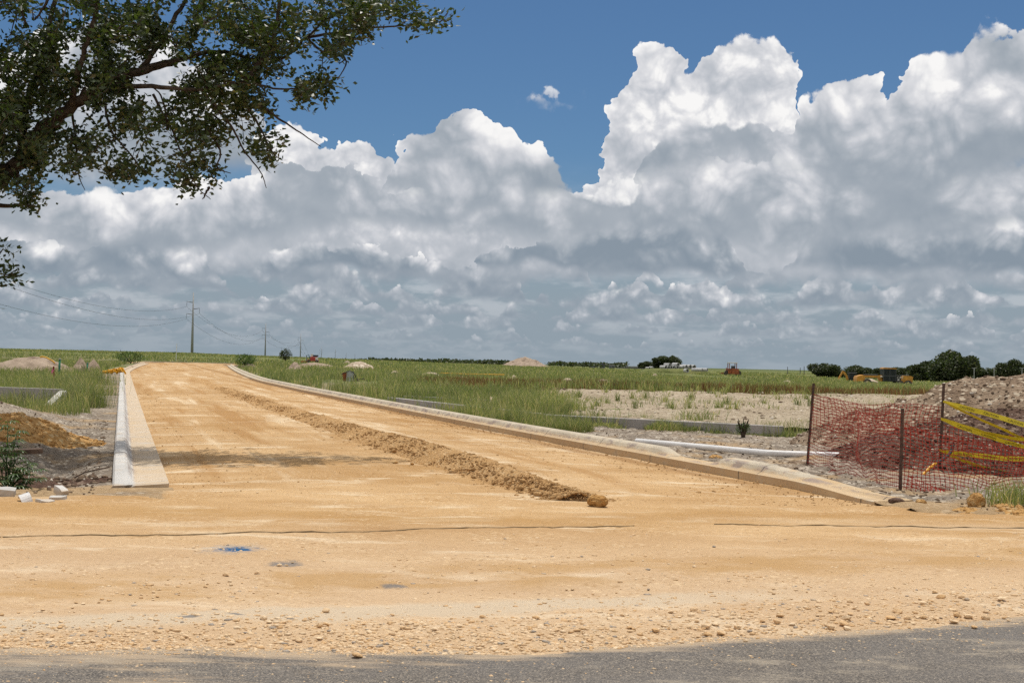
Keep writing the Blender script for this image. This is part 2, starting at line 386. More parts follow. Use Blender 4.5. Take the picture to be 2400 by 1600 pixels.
TAN = (0.50, 0.315, 0.145)
def f_dirt(N, p):
    s = N.sep(p); sx = N.xyz(N.mul(s[0], 0.35), s[1], 0.0)
    big = N.noise(N.xyz(N.mul(s[0], 0.6), N.mul(s[1], 1.0), 0.0), 0.45, 5.0, 0.62); st = N.noise(sx, 1.6, 5.0, 0.6, dist=0.6); fine = N.noise(p, 26.0, 4.0, 0.65)
    c = N.mix(N.ss(big, 0.32, 0.68), (0.405, 0.245, 0.108), (0.535, 0.362, 0.192))
    c = N.mix(N.mul(N.ss(st, 0.54, 0.70), 0.85), c, (0.67, 0.545, 0.38))           # pale scraped streaks
    c = N.mix(N.mul(N.ss(st, 0.42, 0.27), 0.55), c, (0.33, 0.18, 0.065))           # damp brown streaks
    apron = N.ss(s[1], 14.0, 9.0)
    c = N.mix(N.mul(apron, 0.6), c, (0.54, 0.408, 0.28))
    peb = N.voro(p, 34.0, 'F1', 'Color', dim='3D'); pv = N.sep(peb)
    pk = N.ss(N.noise(p, 0.9, 3.0, 0.6), 0.42, 0.62)
    c = N.mix(N.mul(N.ss(pv[0], 0.86, 0.92), N.mul(pk, 0.6)), c, (0.68, 0.52, 0.33)); c = N.mix(N.mul(N.ss(pv[1], 0.91, 0.95), N.mul(pk, 0.45)), c, (0.28, 0.165, 0.07))
    c = N.mix(N.ss(fine, 0.25, 0.6), N.mix(1.0, c, (0.87, 0.84, 0.80), 'MULTIPLY'), c)
    # wheel tracks of pale dust along the asphalt and stains that belong to the ground
    wob = N.mul(N.sub(N.noise(p, 1.3, 3.0, 0.6), 0.5), 0.5)
    line = N.add(N.sub(s[1], N.mul(s[0], 0.34)), wob)
    band = N.mul(N.ss(N.m('ABSOLUTE', N.sub(line, 9.75)), 0.85, 0.25), N.ss(N.noise(N.xyz(N.mul(s[0], 0.5), s[1], 2.0), 1.7, 5.0, 0.65), 0.40, 0.62))
    c = N.mix(N.mul(band, 0.75), c, (0.40, 0.245, 0.105))
    far = N.mul(N.ss(N.m('ABSOLUTE', N.sub(s[1], 13.6)), 1.3, 0.3), N.ss(N.noise(N.xyz(N.mul(s[0], 0.35), s[1], 6.0), 1.1, 5.0, 0.65), 0.46, 0.60))
    c = N.mix(N.mul(far, 0.6), c, (0.385, 0.225, 0.085))
    # wheel bands running along the street
    lat = N.add(s[0], N.mul(s[1], 0.3075)); on = N.ss(s[1], 15.0, 19.0)
    tr = N.noise(N.xyz(N.mul(lat, 1.1), N.mul(s[1], 0.05), 9.0), 1.0, 5.0, 0.62); tr2 = N.noise(N.xyz(N.mul(lat, 0.8), N.mul(s[1], 0.16), 3.0), 1.5, 4.0, 0.6)
    c = N.mix(N.mul(N.mul(N.ss(tr, 0.50, 0.62), N.ss(tr2, 0.42, 0.60)), N.mul(on, 0.85)), c, (0.63, 0.495, 0.33))
    c = N.mix(N.mul(N.ss(tr, 0.47, 0.35), N.mul(on, 0.8)), c, (0.35, 0.19, 0.07))
    c = N.mix(N.mul(N.ss(N.m('ABSOLUTE', N.sub(N.add(lat, N.mul(N.sub(tr2, 0.5), 0.7)), 8.75)), 0.42, 0.1), N.mul(on, 0.8)), c, (0.30, 0.165, 0.065))   # darker brown line along the right lip
    damp = N.mul(N.ss(N.noise(N.xyz(N.mul(s[0], 0.5), N.mul(s[1], 0.9), 12.0), 0.55, 5.0, 0.62), 0.52, 0.64), N.ss(s[1], 9.5, 12.0))
    c = N.mix(N.mul(damp, 0.55), c, (0.37, 0.215, 0.085))
    bl = N.mul(N.ss(N.noise(N.xyz(N.mul(s[0], 0.3), N.mul(s[1], 0.8), 17.0), 0.8, 6.0, 0.66), 0.55, 0.66), N.ss(s[1], 15.0, 11.0))
    c = N.mix(N.mul(bl, 0.7), c, (0.64, 0.53, 0.385))
    trk = N.mul(N.ss(N.m('ABSOLUTE', N.sub(line, 8.5)), 0.34, 0.14), N.ss(s[0], 2.6, 0.8))
    c = N.mix(N.mul(trk, 0.8), c, (0.50, 0.41, 0.30))
    for (u, v, rx, ry) in ((655, 1306, .16, .20), (905, 1353, .12, .13), (430, 1428, .10, .05), (545, 1427, .09, .045)):
        q = at(u, v, 1); k = CAM_H / (CAM_H - q.z); x, y = q.x * k, k
        c = N.mix(N.mul(blob(N, p, x, y, rx, ry, 0.7, 0.9, 9.0), 0.8), c, (0.14, 0.14, 0.145))
    q = at(535, 1270, 1); k = CAM_H / (CAM_H - q.z)
    c = N.mix(N.mul(blob(N, p, q.x * k, k, .32, .42, 0.9, 0.9, 14.0), 0.5), c, (0.20, 0.25, 0.30))
    c = N.mix(blob(N, p, q.x * k + .03, k - .03, .19, .20, 0.7, 0.9, 16.0), c, (0.014, 0.085, 0.20))   # blue marking paint
    ruts = N.mul(N.ss(N.noise(N.xyz(N.mul(lat, 4.0), N.mul(s[1], 0.10), 21.0), 1.0, 3.0, 0.5), 0.40, 0.62), N.mul(on, 1.2))
    hgt = N.add(N.add(N.add(N.mul(fine, 0.5), ruts), N.mul(N.noise(p, 7.0, 3.0, 0.6), 1.0)), N.mul(N.voro(p, 34.0, 'F1'), -0.5))
    return c, hgt, 0.012
mat('caliche', f_dirt, 0.95, 0.1)

def f_soil(N, p):
    n = N.noise(p, 0.8, 5.0, 0.6); f = N.noise(p, 14.0, 5.0, 0.68); s = N.sep(p)
    c = N.mix(N.ss(n, 0.3, 0.7), (0.20, 0.165, 0.13), (0.36, 0.30, 0.235))
    c = N.mix(N.ss(f, 0.52, 0.30), c, (0.13, 0.10, 0.08))
    v = N.sep(N.voro(p, 16.0, 'F1', 'Color'))
    c = N.mix(N.ss(v[0], 0.84, 0.9), c, (0.50, 0.44, 0.36))
    # caliche dust thrown over the verge
    d = N.noise(p, 0.55, 4.0, 0.6)
    c = N.mix(N.mul(N.ss(N.add(d, N.ss(s[1], 16.4, 15.2, 0.0, 0.25)), 0.50, 0.66), 0.7), c, (0.45, 0.30, 0.15))
    return c, N.add(f, N.mul(N.voro(p, 11.0, 'F1'), -0.7)), 0.05
mat('grey_soil', f_soil, 0.95, 0.1)

def f_field(N, p):
    n = N.noise(p, 0.16, 5.0, 0.6); f = N.noise(p, 3.0, 5.0, 0.65); s = N.sep(p)
    c = N.mix(N.ss(n, 0.38, 0.62), (0.11, 0.135, 0.042), (0.20, 0.21, 0.08))
    c = N.mix(N.mul(N.ss(f, 0.55, 0.75), 0.6), c, (0.20, 0.16, 0.09))
    bare = N.noise(N.xyz(N.mul(s[0], 0.6), N.mul(s[1], 0.35), 5.0), 0.13, 5.0, 0.65)
    c = N.mix(N.mul(N.ss(bare, 0.52, 0.60), N.mul(N.ss(s[1], 260, 150), 0.85)), c, (0.30, 0.245, 0.165))
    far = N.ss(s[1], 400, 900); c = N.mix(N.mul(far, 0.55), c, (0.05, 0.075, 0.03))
    return c, f, 0.25
mat('field_ground', f_field, 0.95, 0.1)
def f_pad(N, p):
    n = N.noise(p, 0.5, 5.0, 0.6); f = N.noise(p, 9.0, 5.0, 0.66)
    c = N.mix(N.ss(n, 0.3, 0.7), (0.33, 0.265, 0.185), (0.45, 0.375, 0.275)); c = N.mix(N.ss(f, 0.5, 0.28), c, (0.21, 0.16, 0.11))
    v = N.sep(N.voro(p, 9.0, 'F1', 'Color')); c = N.mix(N.mul(N.ss(v[0], 0.88, 0.94), 0.6), c, (0.58, 0.51, 0.40))
    return c, N.add(f, N.mul(N.voro(p, 7.0, 'F1'), -0.6)), 0.08
mat('pale_pad', f_pad, 0.95, 0.1)

def f_asph(N, p):
    s = N.sep(p)
    v = N.sep(N.voro(p, 125.0, 'F1', 'Color')); big = N.noise(p, 0.9, 4.0, 0.6)
    c = N.mix(v[0], (0.06, 0.053, 0.048), (0.205, 0.18, 0.152))
    c = N.mix(N.mul(N.ss(v[1], 0.84, 0.92), 0.7), c, (0.38, 0.32, 0.25))
    c = N.mix(N.mul(N.ss(big, 0.35, 0.7), 0.35), c, (0.17, 0.16, 0.155))
    # tan dust dragged onto the lane, thick on the left, thinning to the right
    e = N.sub(N.add(7.05, N.mul(N.m('MAXIMUM', s[0], 0.0), 0.40)), s[1])
    d = N.noise(N.xyz(N.mul(s[0], 0.45), N.mul(s[1], 2.2), 0.0), 2.3, 5.0, 0.65)
    left = N.ss(s[0], 0.9, -1.6)
    dust = N.ss(N.add(N.sub(d, N.mul(e, N.mixf(left, 1.5, 0.25))), N.mul(left, 0.09)), 0.42, 0.66)
    c = N.mix(N.mul(dust, 0.8), c, (0.46, 0.35, 0.235))
    d2 = N.noise(N.xyz(N.mul(s[0], 0.5), N.mul(s[1], 1.2), 4.0), 3.1, 5.0, 0.7)
    c = N.mix(N.mul(N.ss(d2, 0.52, 0.70), 0.55), c, (0.40, 0.34, 0.26))
    return c, N.voro(p, 125.0, 'F1'), 0.005
mat('asphalt', f_asph, 0.85, 0.3)

def conc(name, base, stain=0.0, zs=0.0, gut=None):
    def fn(N, p):
        s = N.sep(p); n = N.noise(p, 1.6, 5.0, 0.6); f = N.noise(p, 40.0, 3.0, 0.6)
        c = N.mix(N.ss(n, 0.3, 0.7), tuple(k * 0.86 for k in base), tuple(min(1, k * 1.08) for k in base))
        c = N.mix(N.mul(N.ss(f, 0.62, 0.75), 0.3), c, tuple(k * 0.55 for k in base))
        if stain:
            st = N.noise(N.xyz(N.mul(s[0], 1.0), N.mul(s[1], 1.0), N.mul(s[2], 3.0)), 2.2, 5.0, 0.65)
            low = N.ss(s[2], zs + 0.13, zs + 0.03)
            c = N.mix(N.mul(N.ss(N.add(st, N.mul(low, 0.22)), 0.5, 0.75), stain), c, (0.50, 0.35, 0.19))
            if gut:
                q = N.sub(N.add(s[0], N.mul(s[1], gut[0])), gut[1])
                g = N.mul(N.ss(q, gut[2], gut[3]), N.ss(st, 0.22, 0.48))
                c = N.mix(N.mul(g, 0.75), c, (0.52, 0.385, 0.235))
                wet = N.mul(N.m('MULTIPLY', N.ss(N.m('ABSOLUTE', N.sub(q, gut[2])), 0.09, 0.02), N.ss(st, 0.47, 0.6)), 0.7)
                c = N.mix(wet, c, (0.24, 0.20, 0.20))
            c = N.mix(N.mul(N.ss(N.noise(p, 5.0, 4.0, 0.7), 0.62, 0.74), 0.5), c, (0.22, 0.19, 0.165))
            jt = N.m('FRACT', N.m('DIVIDE', N.add(s[1], 0.9), 3.05))
            c = N.mix(N.mul(N.ss(N.m('ABSOLUTE', N.sub(jt, 0.5)), 0.0052, 0.0028), 0.85), c, (0.10, 0.085, 0.07))
        return c, f, 0.004
    return mat(name, fn, 0.85, 0.25)
conc('kerb_concrete', (0.52, 0.505, 0.48), 0.5, -0.04, (0.3, 0.62, -0.455, -0.40))
conc('kerb_stained', (0.50, 0.435, 0.335), 0.9, 0.06, (0.315, 9.29, 0.36, 0.29))
conc('wall_concrete', (0.37, 0.345, 0.325))
conc('pipe_concrete', (0.47, 0.47, 0.47))

def clod(name, a, b, dark, light=None, sc=18.0):
    def fn(N, p):
        n = N.noise(p, 1.2, 5.0, 0.6); f = N.noise(p, sc, 4.0, 0.66)
        c = N.mix(N.ss(n, 0.3, 0.7), a, b); c = N.mix(N.ss(f, 0.47, 0.28), c, dark)
        if light:
            v = N.sep(N.voro(p, sc * 0.9, 'F1', 'Color')); c = N.mix(N.ss(v[0], 0.85, 0.9), c, light)
        return c, N.add(f, N.mul(N.voro(p, sc, 'F1'), -0.6)), 0.05
    return mat(name, fn, 0.95, 0.1)
clod('windrow_dirt', (0.52, 0.305, 0.13), (0.60, 0.375, 0.175), (0.44, 0.25, 0.10), (0.66, 0.45, 0.24), 30.0)
clod('orange_dirt', (0.47, 0.26, 0.09), (0.56, 0.34, 0.14), (0.34, 0.17, 0.055), (0.60, 0.42, 0.21))
clod('spoil_dark', (0.075, 0.044, 0.032), (0.15, 0.095, 0.07), (0.03, 0.019, 0.015), (0.22, 0.16, 0.12), 14.0)
clod('spoil_grey', (0.18, 0.125, 0.085), (0.30, 0.222, 0.155), (0.07, 0.046, 0.033), (0.48, 0.40, 0.30), 14.0)
clod('pale_mound', (0.36, 0.285, 0.21), (0.50, 0.41, 0.315), (0.20, 0.15, 0.105), (0.62, 0.53, 0.43), 3.0)
clod('far_spoil', (0.26, 0.20, 0.15), (0.38, 0.30, 0.23), (0.14, 0.10, 0.075), None, 0.6)
def f_stone(N, p):
    i = N.new('ShaderNodeNewGeometry').outputs['Random Per Island']; o = N.new('ShaderNodeObjectInfo').outputs['Random']
    r = N.m('FRACT', N.add(i, o)); f = N.noise(p, 60.0, 4.0, 0.6)
    c = N.mix(r, (0.58, 0.37, 0.185), (0.76, 0.60, 0.41)); c = N.mix(N.ss(r, 0.93, 0.95), c, (0.36, 0.31, 0.26))
    return N.mix(N.ss(f, 0.45, 0.3), c, (0.46, 0.32, 0.175)), f, 0.004
mat('stone', f_stone, 0.9, 0.15)
def f_rub(N, p):
    r = N.new('ShaderNodeNewGeometry').outputs['Random Per Island']; f = N.noise(p, 30.0, 3.0, 0.6)
    c = N.mix(r, (0.09, 0.06, 0.042), (0.29, 0.215, 0.15)); c = N.mix(N.ss(r, 0.90, 0.93), c, (0.62, 0.56, 0.47))
    return c, f, 0.01
mat('rubble', f_rub, 0.95, 0.1)
def f_rub2(N, p):
    r = N.new('ShaderNodeNewGeometry').outputs['Random Per Island']; f = N.noise(p, 30.0, 3.0, 0.6)
    c = N.mix(r, (0.045, 0.027, 0.02), (0.16, 0.10, 0.075)); c = N.mix(N.ss(r, 0.95, 0.965), c, (0.58, 0.51, 0.43))
    return c, f, 0.01
mat('rubble_dark', f_rub2, 0.95, 0.1)

def foliage(name, a, b, c3, transl=0.35, tcol=(1.25, 1.5, 0.55), rough=0.5, spec=0.35, amount=0.12):
    def fn(N, p):
        r = N.new('ShaderNodeNewGeometry').outputs['Random Per Island']; n = N.noise(p, 0.35, 3.0, 0.5)
        c = N.mix(r, a, b); c = N.mix(N.ss(r, 1 - amount, 1 - amount + 0.02), c, c3)
        return N.mix(N.ss(n, 0.38, 0.62), N.mix(1.0, c, (0.66, 0.70, 0.68), 'MULTIPLY'), c), None, 0
    return mat(name, fn, rough, spec, (transl, tcol))
foliage('oak_leaf', (0.024, 0.040, 0.013), (0.072, 0.098, 0.028), (0.13, 0.11, 0.035), 0.25, (1.4, 1.7, 0.5), 0.42, 0.45, 0.07)
foliage('far_leaf', (0.042, 0.056, 0.026), (0.085, 0.105, 0.048), (0.12, 0.12, 0.06), 0.25)
foliage('grass_blade', (0.17, 0.215, 0.075), (0.37, 0.39, 0.165), (0.54, 0.47, 0.26), 0.4, (1.2, 1.25, 0.7), 0.5, 0.3, 0.22)
foliage('brown_grass', (0.20, 0.105, 0.042), (0.30, 0.165, 0.075), (0.22, 0.26, 0.09), 0.25, (1.15, 1.0, 0.7), 0.6, 0.2, 0.15)
foliage('weed_leaf', (0.045, 0.085, 0.022), (0.10, 0.17, 0.045), (0.18, 0.24, 0.07), 0.35, (1.3, 1.5, 0.5), 0.4, 0.4)
foliage('shrub_leaf', (0.045, 0.062, 0.026), (0.085, 0.105, 0.045), (0.12, 0.10, 0.05), 0.25)
def f_bark(N, p):
    n = N.noise(p, 9.0, 5.0, 0.7); return N.mix(N.ss(n, 0.3, 0.7), (0.030, 0.021, 0.016), (0.105, 0.08, 0.062)), n, 0.02
mat('bark', f_bark, 0.95, 0.1)
plain('galvanised', (0.30, 0.31, 0.315), 0.5, 0.4); plain('dark_metal', (0.07, 0.075, 0.08), 0.5, 0.4)
plain('wire', (0.05, 0.052, 0.055), 0.5); plain('rust_steel', (0.085, 0.05, 0.038), 0.7, 0.3, 0.4, 14.0)
plain('net_orange', (0.40, 0.040, 0.022), 0.5, 0.3, 0.2, 5.0); plain('tape_yellow', (0.68, 0.56, 0.03), 0.4, 0.4, 0.08)
plain('black_print', (0.02, 0.02, 0.02), 0.6); plain('pvc_white', (0.72, 0.71, 0.70), 0.35, 0.5, 0.08, 2.0)
plain('pipe_yellow', (0.70, 0.36, 0.02), 0.45); plain('pipe_green', (0.025, 0.16, 0.085), 0.5); plain('stake_red', (0.22, 0.035, 0.02), 0.7)
plain('flag_pink', (0.75, 0.16, 0.35), 0.6); plain('machine_yellow', (0.52, 0.25, 0.035), 0.5, 0.4, 0.3, 1.5)
plain('machine_rust', (0.28, 0.085, 0.03), 0.6, 0.3, 0.35, 2.0); plain('machine_red', (0.40, 0.06, 0.045), 0.5, 0.4, 0.3, 3.0)
plain('machine_white', (0.68, 0.65, 0.60), 0.5); plain('glass_dark', (0.02, 0.025, 0.027), 0.45, 0.2)
plain('tyre', (0.09, 0.08, 0.07), 0.85); plain('rim_dust', (0.46, 0.38, 0.28), 0.7)
plain('timber', (0.11, 0.075, 0.055), 0.8, 0.2, 0.4, 10.0); plain('cable_black', (0.035, 0.033, 0.03), 0.7)
plain('cabinet_grey', (0.36, 0.38, 0.39), 0.5, 0.3, 0.2); plain('teal_paint', (0.03, 0.14, 0.14), 0.5)
plain('building_grey', (0.20, 0.21, 0.22), 0.7, 0.2, 0.25, 0.5); plain('roof_pale', (0.27, 0.27, 0.27), 0.6)
plain('buried_cable', (0.17, 0.12, 0.065), 0.8, 0.2, 0.4, 8.0)
# ------------------------------------------------------------------ lie of the land
_AZ = np.array([-40, -21, -14, -8, -3, 3, 8, 12, 17, 24, 40.0])
_YD = np.array([0, 30, 60, 100, 150, 200, 300, 540, 1000, 5000.0])
_ZT = np.array([[0, 0, .15, .45, .80, 1.4, 2.4, 3.7, 4.5, 4.5], [0, 0, .15, .45, .80, 1.4, 2.4, 3.7, 4.5, 4.5],
    [0, 0, .12, .40, .72, 1.25, 2.2, 3.6, 4.4, 4.4], [0, 0, .10, .35, .70, 1.15, 1.7, 2.4, 3.0, 3.0],
    [0, 0, .06, .22, .42, .6, .95, 1.6, 2.2, 2.2], [0, 0, .02, .10, .20, .3, .5, .9, 1.6, 1.6],
    [0, 0, 0, .06, .10, .1, .15, .5, 1.6, 1.6], [0, 0, 0, 0, -.05, -.05, .05, .4, 1.3, 1.4],
    [0, 0, 0, -.05, -.2, -.4, -.5, .1, 1.2, 1.4], [0, 0, 0, -.05, -.2, -.4, -.5, .1, 1.2, 1.4], [0, 0, 0, -.05, -.2, -.4, -.5, .1, 1.2, 1.4]])
def Zland(x, y):
    x = np.asarray(x, float); y = np.asarray(y, float); yy = np.clip(y, 0.01, 4999)
    a = np.degrees(np.arctan2(x, np.maximum(yy, 3.0))); a = np.clip(a, -39.9, 39.9)
    i = np.clip(np.searchsorted(_AZ, a) - 1, 0, len(_AZ) - 2); fa = (a - _AZ[i]) / (_AZ[i + 1] - _AZ[i])
    j = np.clip(np.searchsorted(_YD, yy) - 1, 0, len(_YD) - 2); fy = (yy - _YD[j]) / (_YD[j + 1] - _YD[j])
    return (_ZT[i, j] * (1 - fa) + _ZT[i + 1, j] * fa) * (1 - fy) + (_ZT[i, j + 1] * (1 - fa) + _ZT[i + 1, j + 1] * fa) * fy
def zl(x, y): return float(Zland(np.array([x]), np.array([y]))[0])
def gp(u, v, dz=0.0):
    """where the sight line of a photo position meets the land (raised by dz)"""
    d = ray(u, v); lo, hi = 3.0, 3000.0
    f = lambda Y: CAM_H + d.z / d.y * Y - zl(d.x / d.y * Y, Y) - dz
    Y = 3.0
    while Y < 3000 and f(Y) > 0: lo = Y; Y *= 1.03
    hi = Y
    for _ in range(40):
        m = (lo + hi) / 2
        if f(m) > 0: lo = m
        else: hi = m
    Y = (lo + hi) / 2
    return Vector((d.x / d.y * Y, Y, zl(d.x / d.y * Y, Y)))

def Lx(y): return -4.15 - 0.300 * (y - 15.9) + 2.6 * (np.maximum(np.asarray(y, float) - 95, 0) / 58) ** 1.3     # inner gutter edge, left
def Rx(y): return 0.0 - 0.3150 * (y - 29.5) + 5.4 * (np.maximum(np.asarray(y, float) - 75, 0) / 78) ** 1.25       # gutter lip, right
Y_END = 158.0
def wallx(y): return 0.9 + (34.3 - y) * 1.5
def ground_z(x, y):
    z = Zland(x, y)
    # building pad held by the low wall: a step up behind it
    wy = np.where(x < 0.9, 34.3 - (x - 0.9) * 2.49, 34.3 - (x - 0.9) * 0.667)
    wy = np.maximum(wy, 28.0)
    pad = sstep(y, wy + 0.1, wy + 1.2) * sstep(x - Rx(y), 1.5, 3.0) * sstep(y, 130, 70)
    z = z + 0.22 * pad
    inroad = sstep(x - Lx(y), -1.6, -0.9) * sstep(Rx(y) - x, -1.1, -0.5) * (y < Y_END + 8)
    z = z - 0.10 * inroad - 0.12 * sstep(y, 17.0, 15.0)
    z = z - 0.35 * sstep(Lx(y) - x, 0.3, 1.2) * sstep(Lx(y) - x, 8.2, 6.5) * (y < 33) * sstep(y, 12, 15)
    return z + 0.04 * fbm(x * 0.5, y * 0.5, 3, 3) * sstep(y, 25, 45) * (1 - inroad)

t = np.concatenate([np.linspace(-60, 4, 9)[:-1], np.geomspace(29, 5025, 430) - 25])
s = np.concatenate([np.linspace(-3, -0.75, 14)[:-1], np.linspace(-0.75, 0.75, 420), np.linspace(0.75, 3, 14)[1:]])
S, Tt = np.meshgrid(s, t); GX = S * (np.abs(Tt) + 25); GY = Tt
gz = ground_z(GX, GY)
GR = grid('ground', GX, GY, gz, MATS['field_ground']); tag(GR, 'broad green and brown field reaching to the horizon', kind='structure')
# ---- two-lane asphalt road across the foreground
def road_edge(x): return 7.12 + np.maximum(x, 0) * 0.36 + 0.02 * np.maximum(x, 0) ** 2 + 0.02 * np.minimum(x, 0)
X, Y = np.meshgrid(np.linspace(-60, 60, 121), np.linspace(-2, 8.6, 40)); Y = Y + np.maximum(X, 0) * 0.35
AR = grid('asphalt_road', X, Y, np.zeros_like(X), MATS['asphalt']); tag(AR, 'grey weathered asphalt road across the bottom of the photo', kind='structure')
# ---- caliche road: apron along the asphalt and the new street between the kerbs
def dirt_h(x, y):
    e = y - road_edge(x) + 0.12 * fbm(x * 1.1, y * 1.1, 5, 3) + 0.14 * fbm(x * 4.5, y * 4.5, 6, 4)
    h = 0.03 * sstep(e, 0.0, 0.5) - 0.02 * sstep(e, 0.25, -0.25)
    h = h + 0.012 * fbm(x * 2.2, y * 2.2, 21, 4) * sstep(e, 0.2, 1.0) + 0.030 * fbm(x * 0.25, y * 0.8, 23, 3) * sstep(e, 0.5, 2.0)
    h = h + 0.010 * fbm(x * 9, y * 9, 29, 3) * sstep(e, 0.1, .6) * sstep(y, 30, 14)
    # torn strip with loose rock, slightly heaped
    h = h + 0.03 * np.exp(-((e - 0.65) / 0.3) ** 2) * (0.6 + 0.8 * fbm(x * 3, y * 3, 33, 3))
    h = h + 0.03 * np.exp(-((e - 2.3 + 0.1 * x) / 0.5) ** 2) * np.maximum(0, fbm(x * 2.4, y * 2.4, 37, 4))
    return h
X, Y = np.meshgrid(np.linspace(-16, 18, 560), np.concatenate([np.linspace(6.4, 13, 150)[:-1], np.linspace(13, 15.25, 44)]))
Y = Y + np.maximum(X, 0) * 0.14 * sstep(Y, 9, 6.4)
Zz = dirt_h(X, Y) - 0.10 * sstep(Y - 14.4 + 0.5 * fbm(X * 0.9, 0 * X, 41, 4) + 0.25 * sstep(X, -4, -9), 0.0, 0.7)
inst = (X > Lx(Y) - 0.1) & (X < Rx(Y) + 0.75 * (Y > 14))
Zz = np.where(inst, dirt_h(X, Y), Zz)
DR = grid('dirt_road', X, Y, Zz, MATS['caliche']); tag(DR, 'tan caliche apron with scattered stones along the asphalt', kind='structure')
ys = np.concatenate([np.linspace(15.2, 34, 330)[:-1], np.geomspace(34, Y_END + 6, 260)])
S, Y = np.meshgrid(np.linspace(0, 1, 150), ys)
xa = Lx(Y) - 0.02; xb = Rx(Y) + 0.04
wide = sstep(Y, Y_END - 6, Y_END + 1); xa = xa - 6 * wide; xb = xb + 5 * wide
X = xa + (xb - xa) * S
crown = 0.05 * np.sin(np.pi * S) * sstep(Y, 15.2, 20.0)
Zz = Zland(X, Y) + dirt_h(X, Y) * np.clip(1 - 0.6 * np.abs(2 * S - 1) ** 8, 0, 1) + crown - 0.015 * (np.abs(2 * S - 1) ** 6) * sstep(Y, 15.2, 17) + 0.03 * np.exp(-((S - 0.62) / 0.07) ** 2) * sstep(Y, 15.2, 20)
DS = grid('dirt_road', X, Y, Zz, MATS['caliche']); tag(DS, 'tan graded caliche street running away between two kerbs', kind='structure')
def dirt_top(x, y):
    x = np.asarray(x, float); y = np.asarray(y, float)
    S_ = np.clip((x - Lx(y)) / (Rx(y) - Lx(y)), 0, 1)
    return np.where(y > 15.2, Zland(x, y) + dirt_h(x, y) + (0.05 * np.sin(np.pi * S_) + 0.03 * np.exp(-((S_ - 0.62) / 0.07) ** 2)) * sstep(y, 15.2, 20), dirt_h(x, y))

# ---- bare verges between kerb and field
def verge_l(x, y):
    d = (Lx(y) - 0.75) - x                                        # metres left of the kerb
    z = Zland(x, y) + 0.02
    bank = 0.55 * sstep(y, 18.5, 23.5) * sstep(d, 0.6, 3.0) * sstep(y, 36, 28)
    heap = 0.30 * np.exp(-((x + 9.2) / 1.7) ** 2 - ((y - 21.2) / 2.2) ** 2)
    ditch = -0.16 * np.exp(-((d - 0.75) / 0.5) ** 2) * sstep(y, 15.2, 16.8) * sstep(y, 22, 19)
    z = z + bank + heap + ditch + 0.07 * fbm(x * 1.6, y * 1.6, 51, 4) * sstep(d, 0.0, 0.5) + 0.05 * fbm(x * 5, y * 5, 53, 3) * sstep(d, 0.1, 0.7) * sstep(y, 50, 25)
    return z
ys = np.concatenate([np.linspace(14.3, 34, 300)[:-1], np.geomspace(34, 120, 90)])
S, Y = np.meshgrid(np.linspace(0, 1, 190) ** 1.3, ys)
wd = np.where(Y < 34, 9.0 - 0.12 * (Y - 14), np.maximum(1.3, 6.6 - (Y - 34) * 0.25))
X = Lx(Y) - 0.63 + 0.67 * sstep(Y, 16.02, 15.8) - S * wd
Zz = verge_l(X, Y) - 0.15 * sstep(S, 0.9, 1.0) - 0.1 * sstep(Y, 14.7, 14.3)
VL = grid('verge', X, Y, Zz, MATS['grey_soil']); tag(VL, 'rough grey dirt verge outside the left kerb', kind='structure')
def verge_r(x, y):
    return Zland(x, y) + 0.05 + 0.06 * fbm(x * 1.3, y * 1.3, 61, 4) + 0.035 * fbm(x * 6, y * 6, 63, 3) + 0.05 * np.maximum(0, fbm(x * 2.6, y * 2.6, 67, 3))
ys = np.concatenate([np.linspace(14.4, 36, 300)[:-1], np.geomspace(36, 75, 60)])
S, Y = np.meshgrid(np.linspace(0, 1, 230) ** 1.2, ys)
wd = np.where(Y < 28, 15.0, np.maximum(1.2, 15.0 - (Y - 28) * 1.6))
X = Rx(Y) + 0.52 - 0.56 * sstep(Y, 15.75, 15.55) + S * wd
Zz = verge_r(X, Y) - 0.15 * sstep(S, 0.92, 1.0) - 0.1 * sstep(Y, 14.8, 14.4)
VR = grid('verge', X, Y, Zz, MATS['grey_soil']); tag(VR, 'bare grey brown dirt verge outside the right kerb', kind='structure')
# pale bare building pad behind the low wall
X, Y = np.meshgrid(np.linspace(-1, 34, 380), np.geomspace(31, 66, 330))
wy = np.where(X < 0.9, 34.3 - (X - 0.9) * 2.49, 34.3 - (X - 0.9) * 0.667)
def pad_z(x, y): return 0.26 + 0.30 * sstep(y, 42, 60) + 0.10 * fbm(x * 0.9, y * 0.9, 71, 4) + 0.06 * fbm(x * 3.5, y * 3.5, 73, 3)
edge = np.minimum.reduce([sstep(Y, np.maximum(wy, 28.0) + 0.02, np.maximum(wy, 28.0) + 0.25), sstep(Y - 58 + 3 * fbm(X * 0.2, 0 * X, 75, 3), 5, 0), sstep(X + 1.5 * fbm(Y * .3, 0 * X, 77, 3), 0.2, 2.0), sstep(X, 33, 30)])
Zz = pad_z(X, Y) * edge - 0.25 * (1 - edge)
PADK = 1
PD = grid('ground', X, Y, Zz, MATS['pale_pad']); tag(PD, 'pale bare building pad behind the low concrete wall', kind='structure')

